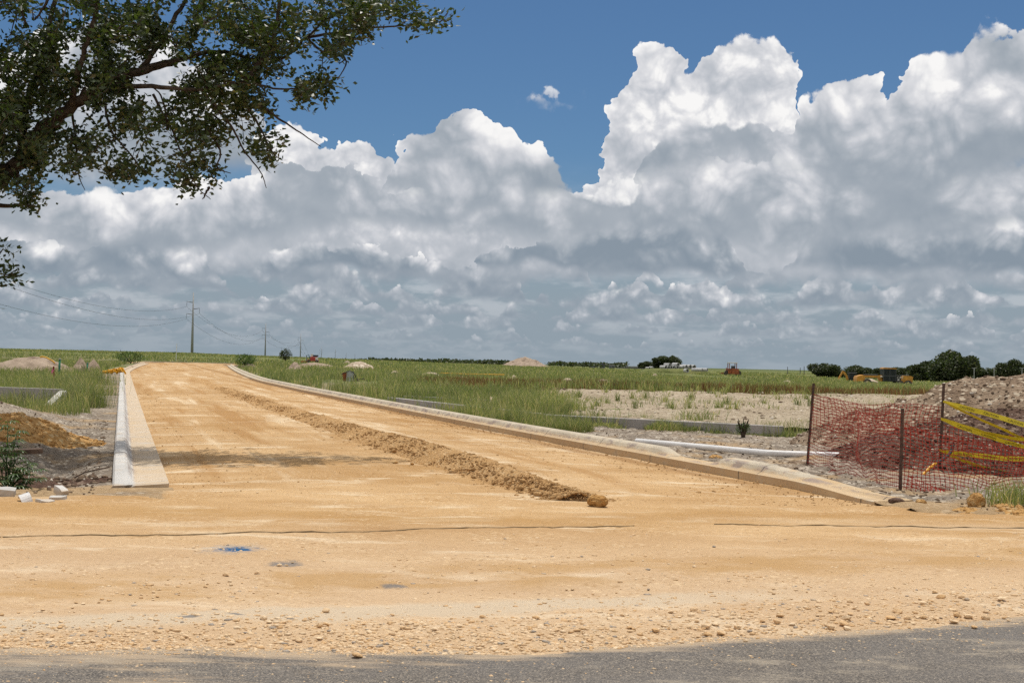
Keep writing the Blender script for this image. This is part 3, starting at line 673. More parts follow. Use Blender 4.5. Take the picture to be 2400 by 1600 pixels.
# ------------------------------------------------------------------ kerbs
def kerb(name, ys, xf, prof_fn, mat_, z0, label):
    """profile swept along xf(y); prof_fn(y) -> list of (lateral, height)"""
    V = []; F = []; n = None
    for y in ys:
        pr = prof_fn(y); n = len(pr)
        dxdy = (xf(y + .05) - xf(y - .05)) / .1; L = math.hypot(1, dxdy); nx, ny = 1 / L, -dxdy / L
        for (a, h) in pr: V.append((xf(y) + nx * a, y + ny * a, zl(xf(y), y) + z0 + h))
    m = len(ys); rj = random.Random(len(V))
    V = [(v_[0], v_[1] - (rj.uniform(-.02, .09) if i_ < n else 0), v_[2]) for i_, v_ in enumerate(V)]
    for i in range(m - 1):
        for k in range(n): F.append((i * n + k, i * n + (k + 1) % n, (i + 1) * n + (k + 1) % n, (i + 1) * n + k))
    F += [tuple(range(n)), tuple(range((m - 1) * n, m * n))]
    o = MB().raw(V, F).build(name, MATS[mat_])
    return tag(o, label, 'kerb', 'concrete kerbs of the new street')
def prof_left(y):
    k = float(sstep(y, 16.15, 17.0)); h = 0.03 + 0.15 * k; j = 0.012 * float(fbm(y * 3, 0.5, 81, 3)) if y > 16 else 0.0
    return [(0, -0.12), (0, 0.045), (-0.39, 0.022), (-0.43, 0.03 + 0.02 * k), (-0.46, 0.02 + h * 0.5), (-0.485, h - 0.025 * k), (-0.52, h), (-0.64, h - .006), (-0.665, h - .035), (-0.665 + j, -0.12)]
ysL = list(np.linspace(15.88, 18, 40)) + list(np.arange(18.2, 40, 0.4)) + list(np.geomspace(40, Y_END - 5, 90))
KL = kerb('kerb', ysL, lambda y: float(Lx(y)), prof_left, 'kerb_concrete', 0.02, 'pale concrete kerb and gutter along the left side, its near end broken off')
def prof_right(y):
    dip = float(sstep(y, 21.7, 22.5) + sstep(y, 20.6, 20.0) * (y < 21.2)); dip = min(1, dip)
    e0_ = float(sstep(y, 15.5, 17.5)); k = dip * float(sstep(y, 16.2, 19.4)); h = 0.012 + 0.038 * e0_ + 0.125 * k
    e_ = float(sstep(y, 15.5, 17.5)); lp = .02 + .075 * e_
    return [(0, -0.12), (0, lp), (0.03, lp + .004), (0.26, .02 + .04 * e_), (0.31, 0.07 + 0.2 * (h - .05)), (0.36, 0.03 + h * 0.8), (0.40, h + 0.02), (0.45, h + .03), (0.53, h + .028), (0.56, h), (0.56, -0.12)]
ysR = list(np.linspace(15.6, 23.5, 80)) + list(np.arange(23.8, 40, 0.4)) + list(np.geomspace(40, Y_END - 8, 90))
KR = kerb('kerb', ysR, lambda y: float(Rx(y)), prof_right, 'kerb_stained', 0.02, 'tan stained concrete kerb along the right side with a dropped gap near its end')
def flat_kerb(pts, w, label):
    mb = MB()
    for a, b in zip(pts[:-1], pts[1:]):
        a = Vector(a); b = Vector(b); d = b - a
        mb.box((a + b) / 2 + Vector((0, 0, 0.03)), (d.length + 0.02, w, 0.22), rz=math.atan2(d.y, d.x))
    return tag(mb.build('kerb', MATS['kerb_concrete']), label, 'kerb', 'concrete kerbs of the new street')
def P3(u, v, Y): q = at(u, v, Y); return (q.x, Y, zl(q.x, Y))
flat_kerb([P3(330, 832, 166), P3(400, 831, 166), P3(470, 831, 166), P3(545, 832, 166)], 0.9, 'thin white kerb closing the far end of the tan street')
flat_kerb([P3(312, 838, 148), P3(330, 836, 156), P3(372, 835, 160)], 0.7, 'short white kerb return at the far left corner of the street')
flat_kerb([P3(520, 838, 152), P3(545, 841, 146), P3(585, 843, 141)], 0.7, 'short white kerb return at the far right corner of the street')

# ------------------------------------------------------------------ windrow and heaps
wr = [gp(1330, 1156), gp(1176, 1118), gp(1000, 1064), gp(850, 1016), gp(700, 965), gp(588, 926), gp(500, 893), gp(440, 871)]
wy_ = np.array([p.y for p in wr]); wx_ = np.array([p.x for p in wr])
ys = np.concatenate([np.arange(wy_[0] - .3, 26, 0.035), np.geomspace(26, wy_[-1], 380)])
S, Y = np.meshgrid(np.linspace(-1.2, 1.2, 52), ys)
cx = np.interp(Y, wy_, wx_); hw = np.interp(Y, [wy_[0] - .4, 15.2, 17, 22, 30, 60, 90], [0.14, 0.36, 0.46, 0.58, 0.48, 0.40, 0.3])
hh = np.interp(Y, [wy_[0] - .4, 15.0, 17, 21, 26, 40, 90], [0.0, 0.10, 0.16, 0.23, 0.18, 0.12, 0.03])
cx = cx + 0.06 * fbm(Y * 0.8, 0 * Y, 91, 3)
X = cx + S * hw
hw = hw * (1 + .22 * fbm(Y * .55, 0 * Y, 98, 3)); X = cx + S * hw; Se = S + .15 * fbm(Y * 2.2, S * 0 + np.sign(S) * 3, 96, 3); prf = np.clip(1 - np.abs(Se) ** 1.25, 0, 1); lump = fbm(X * 7, Y * 7, 93, 4) * .5 + fbm(X * 20, Y * 20, 95, 3) * .5
Zz = dirt_top(X, Y) - 0.03 + (hh + 0.03) * prf * (1 + 0.15 * fbm(Y * .7, 0 * Y, 97, 3)) + 0.026 * lump * np.clip(prf * 2, 0, 1) * np.clip(hh * 9, 0, 1)
endf = sstep(Y, wy_[0] - .30, wy_[0] + .35); Zz = (Zz - dirt_top(X, Y)) * endf + dirt_top(X, Y) - 0.08 * (1 - endf)
WR = grid('gravel_windrow', X, Y, Zz, MATS['windrow_dirt']); tag(WR, 'long low ridge of loose orange gravel down the middle of the street', 'gravel ridge')
def heightz(obj_grid, x, y): return 0

# faceted little rocks, many in one mesh
_ico = None
def ico():
    global _ico
    if _ico is None:
        bm = bmesh.new(); bmesh.ops.create_icosphere(bm, subdivisions=1, radius=1.0)
        _ico = (np.array([v.co[:] for v in bm.verts]), np.array([[v.index for v in f.verts] for f in bm.faces])); bm.free()
    return _ico
def rocks(name, pts, size, mat_, parent=None, flat=0.65, seed=1):
    V0, F0 = ico(); n = len(pts); rg = np.random.default_rng(seed)
    k = 1 + 0.42 * (rg.random((n, len(V0), 1)) - .5) * 2
    sc = np.stack([size * rg.uniform(.75, 1.3, n), size * rg.uniform(.75, 1.3, n), size * flat * rg.uniform(.7, 1.2, n)], -1)
    V = V0[None] * k * sc[:, None, :]
    a = rg.uniform(0, 6.28, n); c, s_ = np.cos(a)[:, None], np.sin(a)[:, None]
    V = np.stack([V[..., 0] * c - V[..., 1] * s_, V[..., 0] * s_ + V[..., 1] * c, V[..., 2]], -1) + np.asarray(pts)[:, None, :]
    F = F0[None] + (np.arange(n) * len(V0))[:, None, None]
    return np_mesh(name, V.reshape(-1, 3), F.reshape(-1, 3), MATS[mat_], parent)
# clods on the windrow
n = 9000; yy = wy_[0] + (60 - wy_[0]) * RNG.random(n) ** 2.2; ss_ = RNG.normal(-.1, .62, n)
hw1 = np.interp(yy, [wy_[0] - .4, 15.2, 17, 22, 30, 60, 90], [0.14, 0.36, 0.46, 0.58, 0.48, 0.40, 0.3]); hh1 = np.interp(yy, [wy_[0] - .4, 15.0, 17, 21, 26, 40, 90], [0.0, 0.10, 0.16, 0.23, 0.18, 0.12, 0.03])
xx = np.interp(yy, wy_, wx_) + 0.06 * fbm(yy * 0.8, 0 * yy, 91, 3) + ss_ * hw1
zz = dirt_top(xx, yy) - .005 + hh1 * np.clip(1 - np.abs(ss_) ** 1.3, 0, 1)
sz = np.minimum(0.0075 * np.exp(RNG.normal(0, .6, n)) * (1 + yy / 70), 0.05)
o = rocks('clods', np.stack([xx, yy, zz], -1), sz, 'windrow_dirt', WR, 0.75, 3); o['kind'] = 'stuff'

def heap(name, cx, cy, rx, ry, h, mat_, label, cat, seed, z0=None, res=90, lump=0.12, sharp=1.3, rub=0, rsize=0.04, skew=0.0, rubmat='rubble', zfn=None, group=None):
    S, T2 = np.meshgrid(np.linspace(-1.15, 1.15, res), np.linspace(-1.15, 1.15, res))
    X = cx + S * rx; Y = cy + T2 * ry
    base = zfn(X, Y) if zfn else (Zland(X, Y) if z0 is None else np.full_like(X, z0))
    r = np.sqrt((S + skew * 0.3 * T2) ** 2 + T2 ** 2) + 0.16 * fbm(S * 2.2, T2 * 2.2, seed, 3)
    hgt = h * np.clip(1 - r ** sharp, 0, 1)
    f1 = 2.4 / min(rx, ry) * 1.2
    hgt = hgt + lump * h * (fbm(X * f1, Y * f1, seed + 5, 4) + 0.6 * fbm(X * f1 * 4, Y * f1 * 4, seed + 7, 3)) * sstep(r, 1.1, 0.8)
    Zz = base + hgt - 0.06 * sstep(r, 0.95, 1.12) - 0.02
    keep = (r[:-1, :-1] < 1.13)
    o = grid(name, X, Y, Zz, MATS[mat_], keep=keep); tag(o, label, cat, group)
    if rub:
        rg = np.random.default_rng(seed); i = rg.integers(0, res - 1, rub * 2); j = rg.integers(0, res - 1, rub * 2); ok = keep[i, j]; i, j = i[ok][:rub], j[ok][:rub]
        f = rg.random(len(i)); g = rg.random(len(i))
        px = X[i, j] + f * (X[0, 1] - X[0, 0]); py = Y[i, j] + g * (Y[1, 0] - Y[0, 0])
        pz = Zz[i, j] * (1 - f) * (1 - g) + Zz[i, j + 1] * f * (1 - g) + Zz[i + 1, j] * (1 - f) * g + Zz[i + 1, j + 1] * f * g
        q = rocks('rubble', np.stack([px, py, pz], -1), np.minimum(rsize * np.exp(rg.normal(0, .55, len(i))), rsize * 2.1), rubmat, o, .7, seed); q['kind'] = 'stuff'
    return o
heap('spoil_heap', 11.3, 27.6, 5.2, 4.4, 1.75, 'spoil_grey', 'tall grey spoil heap strewn with pale rocks at the right edge behind the fence', 'dirt pile', 101, res=230, lump=0.10, sharp=1.15, rub=9000, rsize=.021)
heap('spoil_heap', 8.6, 22.5, 3.4, 3.0, 1.0, 'spoil_dark', 'dark brown spoil heap enclosed by the orange mesh fence', 'dirt pile', 117, res=210, lump=0.12, sharp=1.25, rub=9000, rsize=.017, rubmat='rubble_dark')
heap('dirt_heap', -8.0, 21.9, 0.95, 1.7, 0.26, 'orange_dirt', 'orange dirt dumped on the grey bank left of the kerb', 'dirt pile', 131, res=110, lump=0.16, rub=500, rsize=.03, rubmat='orange_dirt', zfn=verge_l, skew=-1.5)
heap('dirt_heap', -6.55, 16.7, 1.6, 0.9, 0.20, 'spoil_dark', 'low dark heap of broken soil beside the left weed', 'dirt pile', 137, res=90, lump=0.25, rub=500, rsize=.03, zfn=verge_l)
heap('dirt_heap', 5.75, 14.85, 1.3, .34, 0.10, 'orange_dirt', 'thin orange spill of dirt along the right edge of the apron', 'dirt pile', 141, res=80, lump=0.4, rub=260, rsize=.022, rubmat='orange_dirt', z0=0.0)
def farheap(u, v0, v1, wpx, Y, mat_, label, seed, depth=None, sharp=1.2, group=None):
    """mound standing at distance Y, seen between photo rows v0 (top) and v1 (foot)"""
    q = at(u, v1, Y); tp = at(u, v0, Y); r = wpx / 2 / FPX * Y
    return heap('dirt_mound', q.x, Y + (depth or r * .5), r, depth or max(r * .5, 1.0), max(.25, 1.0 * (tp.z - min(q.z, zl(q.x, Y) + .2))), mat_, label, 'dirt mound', seed, z0=min(q.z, zl(q.x, Y) + .2) - .03, res=64, lump=0.14, sharp=sharp, group=group)
G = 'pale dirt mounds in the field'
farheap(40, 819, 848, 200, 84, 'far_spoil', 'wide tan spoil mound at the left edge with a yellow hose on it', 201, 2.6, 2.2, G)
farheap(182, 821, 838, 46, 88, 'far_spoil', 'small tan mound half hidden in grass behind the green pipes', 203, None, 1.2, G)
farheap(212, 822, 838, 30, 92, 'far_spoil', 'smallest tan mound in the left field beside a slightly larger one', 205, None, 1.2, G)
farheap(600, 868, 880, 34, 92, 'pale_mound', 'low pale dirt patch against the far part of the right kerb', 206, 1.2, 1.2, G)
farheap(570, 833, 842, 40, 138, 'far_spoil', 'brown soil mound under the bush at the far right street corner', 207, None, 1.2, G)
farheap(675, 830, 838, 36, 128, 'far_spoil', 'brown earth mound in the grass left of the red machine', 208, None, 1.2, G)
farheap(716, 832, 842, 110, 150, 'far_spoil', 'low tan spoil ridge in front of the red machine', 209, 2.0, 1.6, G)
farheap(797, 827, 834, 22, 215, 'pale_mound', 'small whitish mound just behind a longer white one', 211, None, 1.0, G)
farheap(820, 829, 843, 72, 150, 'pale_mound', 'long whitish rock mound right of the red machine', 213, 2.2, 1.5, G)
for i, (u, v0, v1, w, lab) in enumerate(((905, 850, 861, 34, 'pale clod mound in grass just right of the leaning cabinet'), (985, 852, 862, 60, 'longer pale clod mound left of the yellow pipe'), (1060, 861, 873, 20, 'round pale clod mound below the left end of the yellow pipe'),
        (1085, 866, 876, 24, 'round pale clod mound, second below the yellow pipe'), (1130, 870, 881, 24, 'round pale clod mound, lowest of the row below the yellow pipe'), (1180, 860, 870, 22, 'white clod mound at the right end of the yellow pipe'), (1305, 866, 877, 40, 'pale mound in grass below the far trailers'), (1390, 869, 878, 60, 'flat pale mound in grass right of another below the trailers'))):
    farheap(u, v0, v1, w, 92 if v1 > 870 else 110, 'pale_mound', lab, 220 + i, 1.0, 1.3, G)
farheap(1205, 817, 836, 112, 420, 'far_spoil', 'large brown spoil hill on the horizon at the centre', 240, 12, 1.1, G)
farheap(1403, 853, 862, 26, 270, 'pale_mound', 'tiny pale mound in front of the far trailers', 241, None, 1.0, G)
farheap(1505, 858, 872, 56, 190, 'pale_mound', 'pointed pale mound left of the concrete pipes', 242, None, 1.0, G)
farheap(1585, 868, 880, 70, 165, 'pale_mound', 'pale mound directly in front of the concrete pipes', 243, 2.0, 1.3, G)
farheap(1625, 870, 884, 40, 160, 'pale_mound', 'pale mound beside another in front of the concrete pipes', 244, 1.6, 1.2, G)
farheap(1655, 880, 890, 90, 140, 'pale_mound', 'flat pale mound left of the orange roller', 245, 1.6, 1.5, G)
farheap(1745, 877, 889, 90, 150, 'pale_mound', 'flat white mound right of the orange roller', 246, 1.6, 1.5, G)
farheap(1815, 872, 886, 70, 150, 'pale_mound', 'white mound left of the oak grove', 247, 1.8, 1.2, G)
farheap(2140, 893, 904, 150, 120, 'pale_mound', 'flat pale mound behind the right fence post', 248, 1.6, 2.0, G)
# ------------------------------------------------------------------ concrete footings
def wall_seg(mb, a, b, th, z0, z1, z1b=None):
    a = Vector((a[0], a[1], 0)); b = Vector((b[0], b[1], 0)); d = (b - a).normalized(); n = Vector((-d.y, d.x, 0)) * th / 2
    z1b = z1 if z1b is None else z1b
    V = [a - n + Vector((0, 0, z0)), b - n + Vector((0, 0, z0)), b + n + Vector((0, 0, z0)), a + n + Vector((0, 0, z0)),
         a - n + Vector((0, 0, z1)), b - n + Vector((0, 0, z1b)), b + n + Vector((0, 0, z1b)), a + n + Vector((0, 0, z1))]
    return mb.raw(V, [(3, 2, 1, 0), (4, 5, 6, 7), (0, 1, 5, 4), (1, 2, 6, 5), (2, 3, 7, 6), (3, 0, 4, 7)])
def pz(u, v, z):
    d = ray(u, v); k = (z - CAM_H) / d.z; return CAMP + d * k
WG = 'low concrete footings'
a, b = pz(1176, 944, .30), pz(1795, 978, .30)
tag(wall_seg(MB(), (0.9, 34.25), (b.x, b.y), 0.22, -.2, .30).build('footing_wall', MATS['wall_concrete'], bevel=.008), 'long low grey concrete wall with grass tufts along it, right of the road', 'wall', WG)
mb = MB(); wall_seg(mb, (-4.4, 47.3), (0.86, 34.5), 0.2, -.2, .31); tag(mb.build('footing_wall', MATS['wall_concrete'], bevel=.008), 'narrow concrete wall top slanting through grass towards the long wall', 'wall', WG)
c, d = at(931, 912, 50), at(1127, 914, 46.6)
mb = MB(); wall_seg(mb, (c.x, c.y), (d.x, d.y), 0.2, -.2, (c.z + d.z) / 2); o = tag(mb.build('footing_wall', MATS['wall_concrete'], bevel=.008), 'grey concrete wall panel facing the road in tall grass left of centre', 'wall', WG)
e = at(1131, 934, 44.6)
mb = MB(); wall_seg(mb, (d.x + .12, d.y - .12), (e.x + .02, e.y), 0.26, -.2, .42, .24); mb.build('end_wing', MATS['kerb_concrete'], o)
zt = .55
c, d = pz(-160, 883, zt), pz(141, 893, zt)
mb = MB(); wall_seg(mb, (c.x, c.y), (d.x, d.y), 0.2, -.1, zt); o = tag(mb.build('footing_wall', MATS['wall_concrete'], bevel=.008), 'grey concrete wall in the grass at the left edge', 'wall', WG)
mb = MB(); wall_seg(mb, (d.x + .1, d.y - .12), (d.x + .38, d.y - 2.3), 0.2, -.1, zt - .04, .12); mb.build('end_wing', MATS['kerb_concrete'], o)

# ------------------------------------------------------------------ pipes, cables, small things on the ground
def tubething(name, P, r, m_, label, cat, n=10, group=None, hollow=False):
    return tag(MB().tube(P, r, n).build(name, MATS[m_], smooth=False), label, cat, group)
a, b, c = gp(1462, 1022, .05), gp(1764, 1047, .06), gp(1975, 1053, .06)
P = [a + (b - a) * t for t in np.linspace(0, 1, 8)] + [b + (c - b) * t for t in np.linspace(.15, 1, 7)]
P = [Vector((p.x, p.y, p.z + .12 + .012 * math.sin(p.x * .8))) for p in P]
tubething('pipe', P, .056, 'pvc_white', 'long white plastic pipe lying on the dirt behind the right kerb', 'pipe', 14)
# yellow pipe with a black sleeve coming out of the spoil
D = 19.2
o = empty('bent_pipe', at(2112, 1108, D)); tag(o, 'bent yellow and black pipe sticking out of the dark spoil inside the fence', 'pipe')
def rel(o, P): return [Vector(p) - o.location for p in P]
MB().tube(rel(o, [at(u, v, D + k * .08) for k, (u, v) in enumerate(((2111, 1110), (2115, 1098), (2124, 1085), (2136, 1073), (2150, 1063)))]), .021, 10).build('yellow_end', MATS['pipe_yellow'], o)
MB().tube(rel(o, [at(u, v, D + .34 + k * .12) for k, (u, v) in enumerate(((2149, 1064), (2165, 1055), (2178, 1046), (2186, 1034), (2190, 1018)))]), .0235, 10).build('black_sleeve', MATS['cable_black'], o)
# cable across the apron, partly buried
def cable(name, uv, r, label):
    P = []
    for (u, v), (u2, v2) in zip(uv[:-1], uv[1:]):
        for t in np.linspace(0, 1, 14)[:-1]:
            p = gp(u + (u2 - u) * t, v + (v2 - v) * t); y = p.y + .03 * float(fbm(p.x * 2, 3.3, 151, 3))
            P.append((p.x, y, float(dirt_top(p.x, y)) + r * .2 + .009 * float(fbm(p.x * 2.2, 8.8, 153, 4))))
    return tubething(name, P, r, 'buried_cable', label, 'cable', 6)
cable('ground_cable', [(-150, 1249), (0, 1242), (300, 1236), (600, 1229), (900, 1224), (1176, 1220), (1480, 1216)], .0075, 'thin dark cable lying across the tan dirt from the left edge')
cable('ground_cable', [(1640, 1212), (1800, 1215), (2000, 1217), (2200, 1219), (2420, 1223)], .0075, 'thin dark cable lying across the tan dirt to the right edge')
# left verge bits
for (u, v, h, r, lab) in ((135, 866, 43, .06, 'tall green marker pipe standing in the left grass'), (199, 856, 24, .055, 'short green marker pipe standing in the left grass')):
    q = gp(u, v + 4, .0); hh = (h + 4) / FPX * q.y; o = empty('marker_pipe', q); tag(o, lab, 'marker pipe', 'green marker pipes')
    MB().tube([(0, 0, -.1), (0.03, 0, hh * .93)], r, 12).build('pipe', MATS['pipe_green'], o, True)
    MB().tube([(0.03, 0, hh * .93), (0.032, 0, hh)], r * 1.12, 12).build('cap', MATS['galvanised'], o, True)
q = gp(123, 898); hh = 57 / FPX * q.y; o = empty('survey_stake', q); tag(o, 'rusty red stake with a pink ribbon in the left grass', 'stake')
MB().box((0, 0, hh / 2), (.06, .03, hh), ry=-.05).build('post', MATS['stake_red'], o)
mb = MB(); mb.box((-.05, -.03, hh * .82), (.07, .02, .13), ry=.3); mb.box((-.075, -.035, hh * .74), (.03, .015, .12), ry=-.2); mb.build('ribbon', MATS['flag_pink'], o)
q = gp(404, 829); o = empty('survey_stake', q); tag(o, 'thin white rod standing at the far end of the street', 'stake')
MB().tube([(0, 0, -.1), (.09, 0, 40 / FPX * q.y)], .045, 8).build('rod', MATS['pvc_white'], o)
q = gp(163, 889); tag(MB().box((q.x, q.y, q.z + .17), (.05, .06, .36), ry=.16).build('survey_stake', MATS['timber']), 'short grey wooden stake leaning at the end of the left wall', 'stake')
P = [at(u, v, 83.5) for u, v in ((92, 820), (98, 819), (106, 821), (114, 825), (121, 829), (126, 834))]
tubething('hose', P, .045, 'pipe_yellow', 'yellow hose lying over the tan mound at the left edge', 'hose', 8)
P = [gp(u, v, .38) + Vector((0, 0, .36)) for u, v in ((1012, 856), (1060, 858), (1110, 859), (1158, 860))]
tubething('pipe', P, .055, 'pipe_yellow', 'straight yellow pipe lying in the grass far across the field', 'pipe', 8)
# crumpled yellow corrugated hose beside the kerb
P = []; rg = np.random.default_rng(5); c0 = gp(260, 861)
for k in range(90):
    t = k / 89; P.append((c0.x - .66 + 1.32 * t + .10 * math.sin(k * 1.9), c0.y + .35 * math.sin(k * 1.1), c0.z + .10 + .26 * abs(math.sin(k * .83)) * (0.5 + t)))
tubething('hose', P, .06, 'pipe_yellow', 'crumpled bundle of orange yellow hose beside the far left kerb', 'hose', 7)
# board and rubble at the left edge
q1, q2 = at(-60, 1044, 16.6), at(97, 1034, 17.0); dd = q2 - q1
mb = MB().box((q1 + q2) / 2, (dd.length, .16, .065), rz=math.atan2(dd.y, dd.x), ry=-math.asin(dd.z / dd.length))
tag(mb.build('board', MATS['timber'], bevel=.006), 'brown wooden board lying behind the leafy weed at the left edge', 'board')
def chunk(name, u, v, dims, rz, ry, rx, m_, label, cat, grp, seed):
    q = gp(u, v); o = MB().box((0, 0, 0), dims).build(name, MATS[m_]); bm = bmesh.new(); bm.from_mesh(o.data)
    bmesh.ops.subdivide_edges(bm, edges=bm.edges[:], cuts=3, use_grid_fill=True)
    for w in bm.verts: w.co += Vector([float(fbm(w.co.x * 9 + 3, w.co.y * 9 + w.co.z * 7, seed + i, 3)) * .018 for i in range(3)])
    bm.to_mesh(o.data); bm.free(); o.location = (q.x, q.y, q.z + dims[2] * .55); o.rotation_euler = (rx, ry, rz); return tag(o, label, cat, grp)
RG_ = 'broken concrete pieces beside the left kerb'
chunk('concrete_chunk', 10, 1140, (.22, .12, .09), .2, .1, .1, 'kerb_concrete', 'pale concrete piece at the very left edge under the weed', 'rubble', RG_, 1)
# curved shard
V = []; F = []; q = gp(60, 1158)
for i in range(9):
    a_ = math.pi * (.15 + .75 * i / 8)
    for rr_ in (.085, .10):
        for yy_ in (-.055, .055): V.append((math.cos(a_) * rr_, yy_, math.sin(a_) * rr_))
for i in range(8):
    b_ = i * 4; F += [(b_, b_ + 4, b_ + 5, b_ + 1), (b_ + 2, b_ + 3, b_ + 7, b_ + 6), (b_, b_ + 2, b_ + 6, b_ + 4), (b_ + 1, b_ + 5, b_ + 7, b_ + 3)]
F += [(0, 1, 3, 2), (32, 34, 35, 33)]
o = MB().raw(V, F).build('pipe_shard', MATS['pvc_white']); o.location = (q.x, q.y, q.z + .02); o.rotation_euler = (R(20), R(25), R(-50)); tag(o, 'curved white pipe shard lying at the foot of the left weed', 'rubble', RG_)
chunk('concrete_chunk', 142, 1138, (.19, .09, .08), -.75, .35, 0, 'kerb_concrete', 'pale brick shaped concrete piece tilted highest in the rubble', 'rubble', RG_, 3)
chunk('concrete_chunk', 134, 1154, (.17, .10, .07), .15, 0, .1, 'kerb_concrete', 'flat pale concrete piece lying in front of the tilted one', 'rubble', RG_, 4)
chunk('concrete_chunk', 103, 1160, (.16, .11, .06), .9, .1, .2, 'kerb_concrete', 'chalky concrete piece half buried between curved shard and flat piece', 'rubble', RG_, 5)
P = [at(u, v, 17.2) for u, v in ((158, 1118), (172, 1096), (195, 1084), (222, 1078), (252, 1072))]
tubething('root', P, .009, 'timber', 'thin dark root arching over the ditch beside the left kerb', 'root', 6)

# ------------------------------------------------------------------ orange mesh fence
def post_ends(ub, vb, ut, vt, Y): return at(ub, vb, Y), at(ut, vt, Y)
posts = [post_ends(1852, 1078, 1869, 880, 21.2), post_ends(2067, 1138, 2073, 938, 17.1), post_ends(2158, 1062, 2168, 880, 20.2)]
off_post = (at(2560, 1175, 17.6), at(2562, 985, 17.6)); off_back = (at(2620, 1105, 20.0), at(2624, 915, 20.0))
FE = empty('safety_fence', posts[0][0]); tag(FE, 'orange plastic mesh fence on rusty steel posts around the dark spoil', 'fence')
for (b_, t_) in posts + [off_post, off_back]:
    mb = MB(); b0 = b_ - FE.location - Vector((0, 0, .15)); t0 = t_ - FE.location; ln = (t0 - b0).length
    for dx_, w_, d_ in ((0, .042, .009), (0, .009, .034)):
        V = []
        for p_ in (b0, t0):
            for sx_, sy_ in ((-1, -1), (1, -1), (1, 1), (-1, 1)): V.append(p_ + Vector((sx_ * w_ / 2, sy_ * d_ / 2 + (.017 if d_ > .02 else 0), 0)))
        mb.raw(V, [(3, 2, 1, 0), (4, 5, 6, 7), (0, 1, 5, 4), (1, 2, 6, 5), (2, 3, 7, 6), (3, 0, 4, 7)])
    mb.build('post', MATS['rust_steel'], FE)
def netting(bl, tl, br, tr, seed, sag_top=0.0, sag_bot=0.0, bulge=0.05, cw=.062, ch=.052):
    """one panel of woven mesh between two edges; strands are thin ribbons with knots"""
    L = (br - bl).length; nh = max(4, int((tl - bl).length / ch)); nw = int(L / cw); V = []; F = []
    nrm = (br - bl).cross(Vector((0, 0, 1))).normalized()
    def Pn(s_, t_):
        p = (bl * (1 - s_) + br * s_) * (1 - t_) + (tl * (1 - s_) + tr * s_) * t_
        p = p - Vector((0, 0, 1)) * (4 * s_ * (1 - s_)) * (sag_top * t_ + sag_bot * (1 - t_))
        w = float(fbm(s_ * L * 1.1, t_ * 1.5, seed, 3)); w2 = float(fbm(s_ * L * 2.3, t_ * 2.5, seed + 3, 3)); w3 = float(fbm(s_ * L * 2.0, t_ * 2.0, seed + 6, 3))
        k = min(1, 6 * min(s_, 1 - s_))
        return p + nrm * (w * bulge * 2 * k) + Vector((0, 0, w2 * .09 * k)) + (br - bl).normalized() * w3 * .08 * k
    Gd = [[Pn(i / nw, j / nh) for j in range(nh + 1)] for i in range(nw + 1)]
    def rib(p, q, w, up):
        b = len(V); V.extend([p - up * w, q - up * w, q + up * w, p + up * w]); F.append((b, b + 1, b + 2, b + 3))
    U = Vector((0, 0, 1)); H = (br - bl).normalized()
    for i in range(nw + 1):
        for j in range(nh + 1):
            p = Gd[i][j]
            if i < nw: rib(p, Gd[i + 1][j], .0045, U)
            if j < nh: rib(p, Gd[i][j + 1], .0042, H)
            b = len(V); w = .0145; o_ = nrm * .002
            V.extend([p - H * w + o_, p - U * w * .8 + o_, p + H * w + o_, p + U * w * .8 + o_]); F.append((b, b + 1, b + 2, b + 3))
    me = bpy.data.meshes.new('netting'); me.from_pydata([tuple(v_ - FE.location) for v_ in V], [], F); me.update()
    return link('netting', me, MATS['net_orange'], FE)
p1, p2, p3 = posts
up = Vector((0, 0, 1))
netting(p1[0] + up * .02, at(1868, 905, 21.2), p2[0] + up * .02, at(2073, 944, 17.1), 301, .06, .0, .10)
netting(p2[0] + up * .02, at(2071, 968, 17.1), off_post[0], off_post[1] - up * .15, 311, .22, .02, .14)
netting(at(1868, 975, 21.4), at(1868, 906, 21.25), at(2160, 1000, 20.3), at(2164, 935, 20.3), 321, .06, .08, .12)
netting(at(2160, 1040, 20.3), at(2162, 975, 20.3), off_back[0] + up * .25, off_back[1] - up * .45, 331, .16, .12, .16)
netting(p2[0] + Vector((.05, -.05, .0)), p2[0] + Vector((.1, -.02, .26)), at(2330, 1180, 16.9), at(2330, 1160, 17.0), 341, .05, .0, .22, .05, .05)
netting(at(1870, 1096, 20.4), at(1872, 1072, 20.5), at(2020, 1130, 18.0), at(2020, 1108, 18.1), 351, .02, .0, .25, .05, .05)

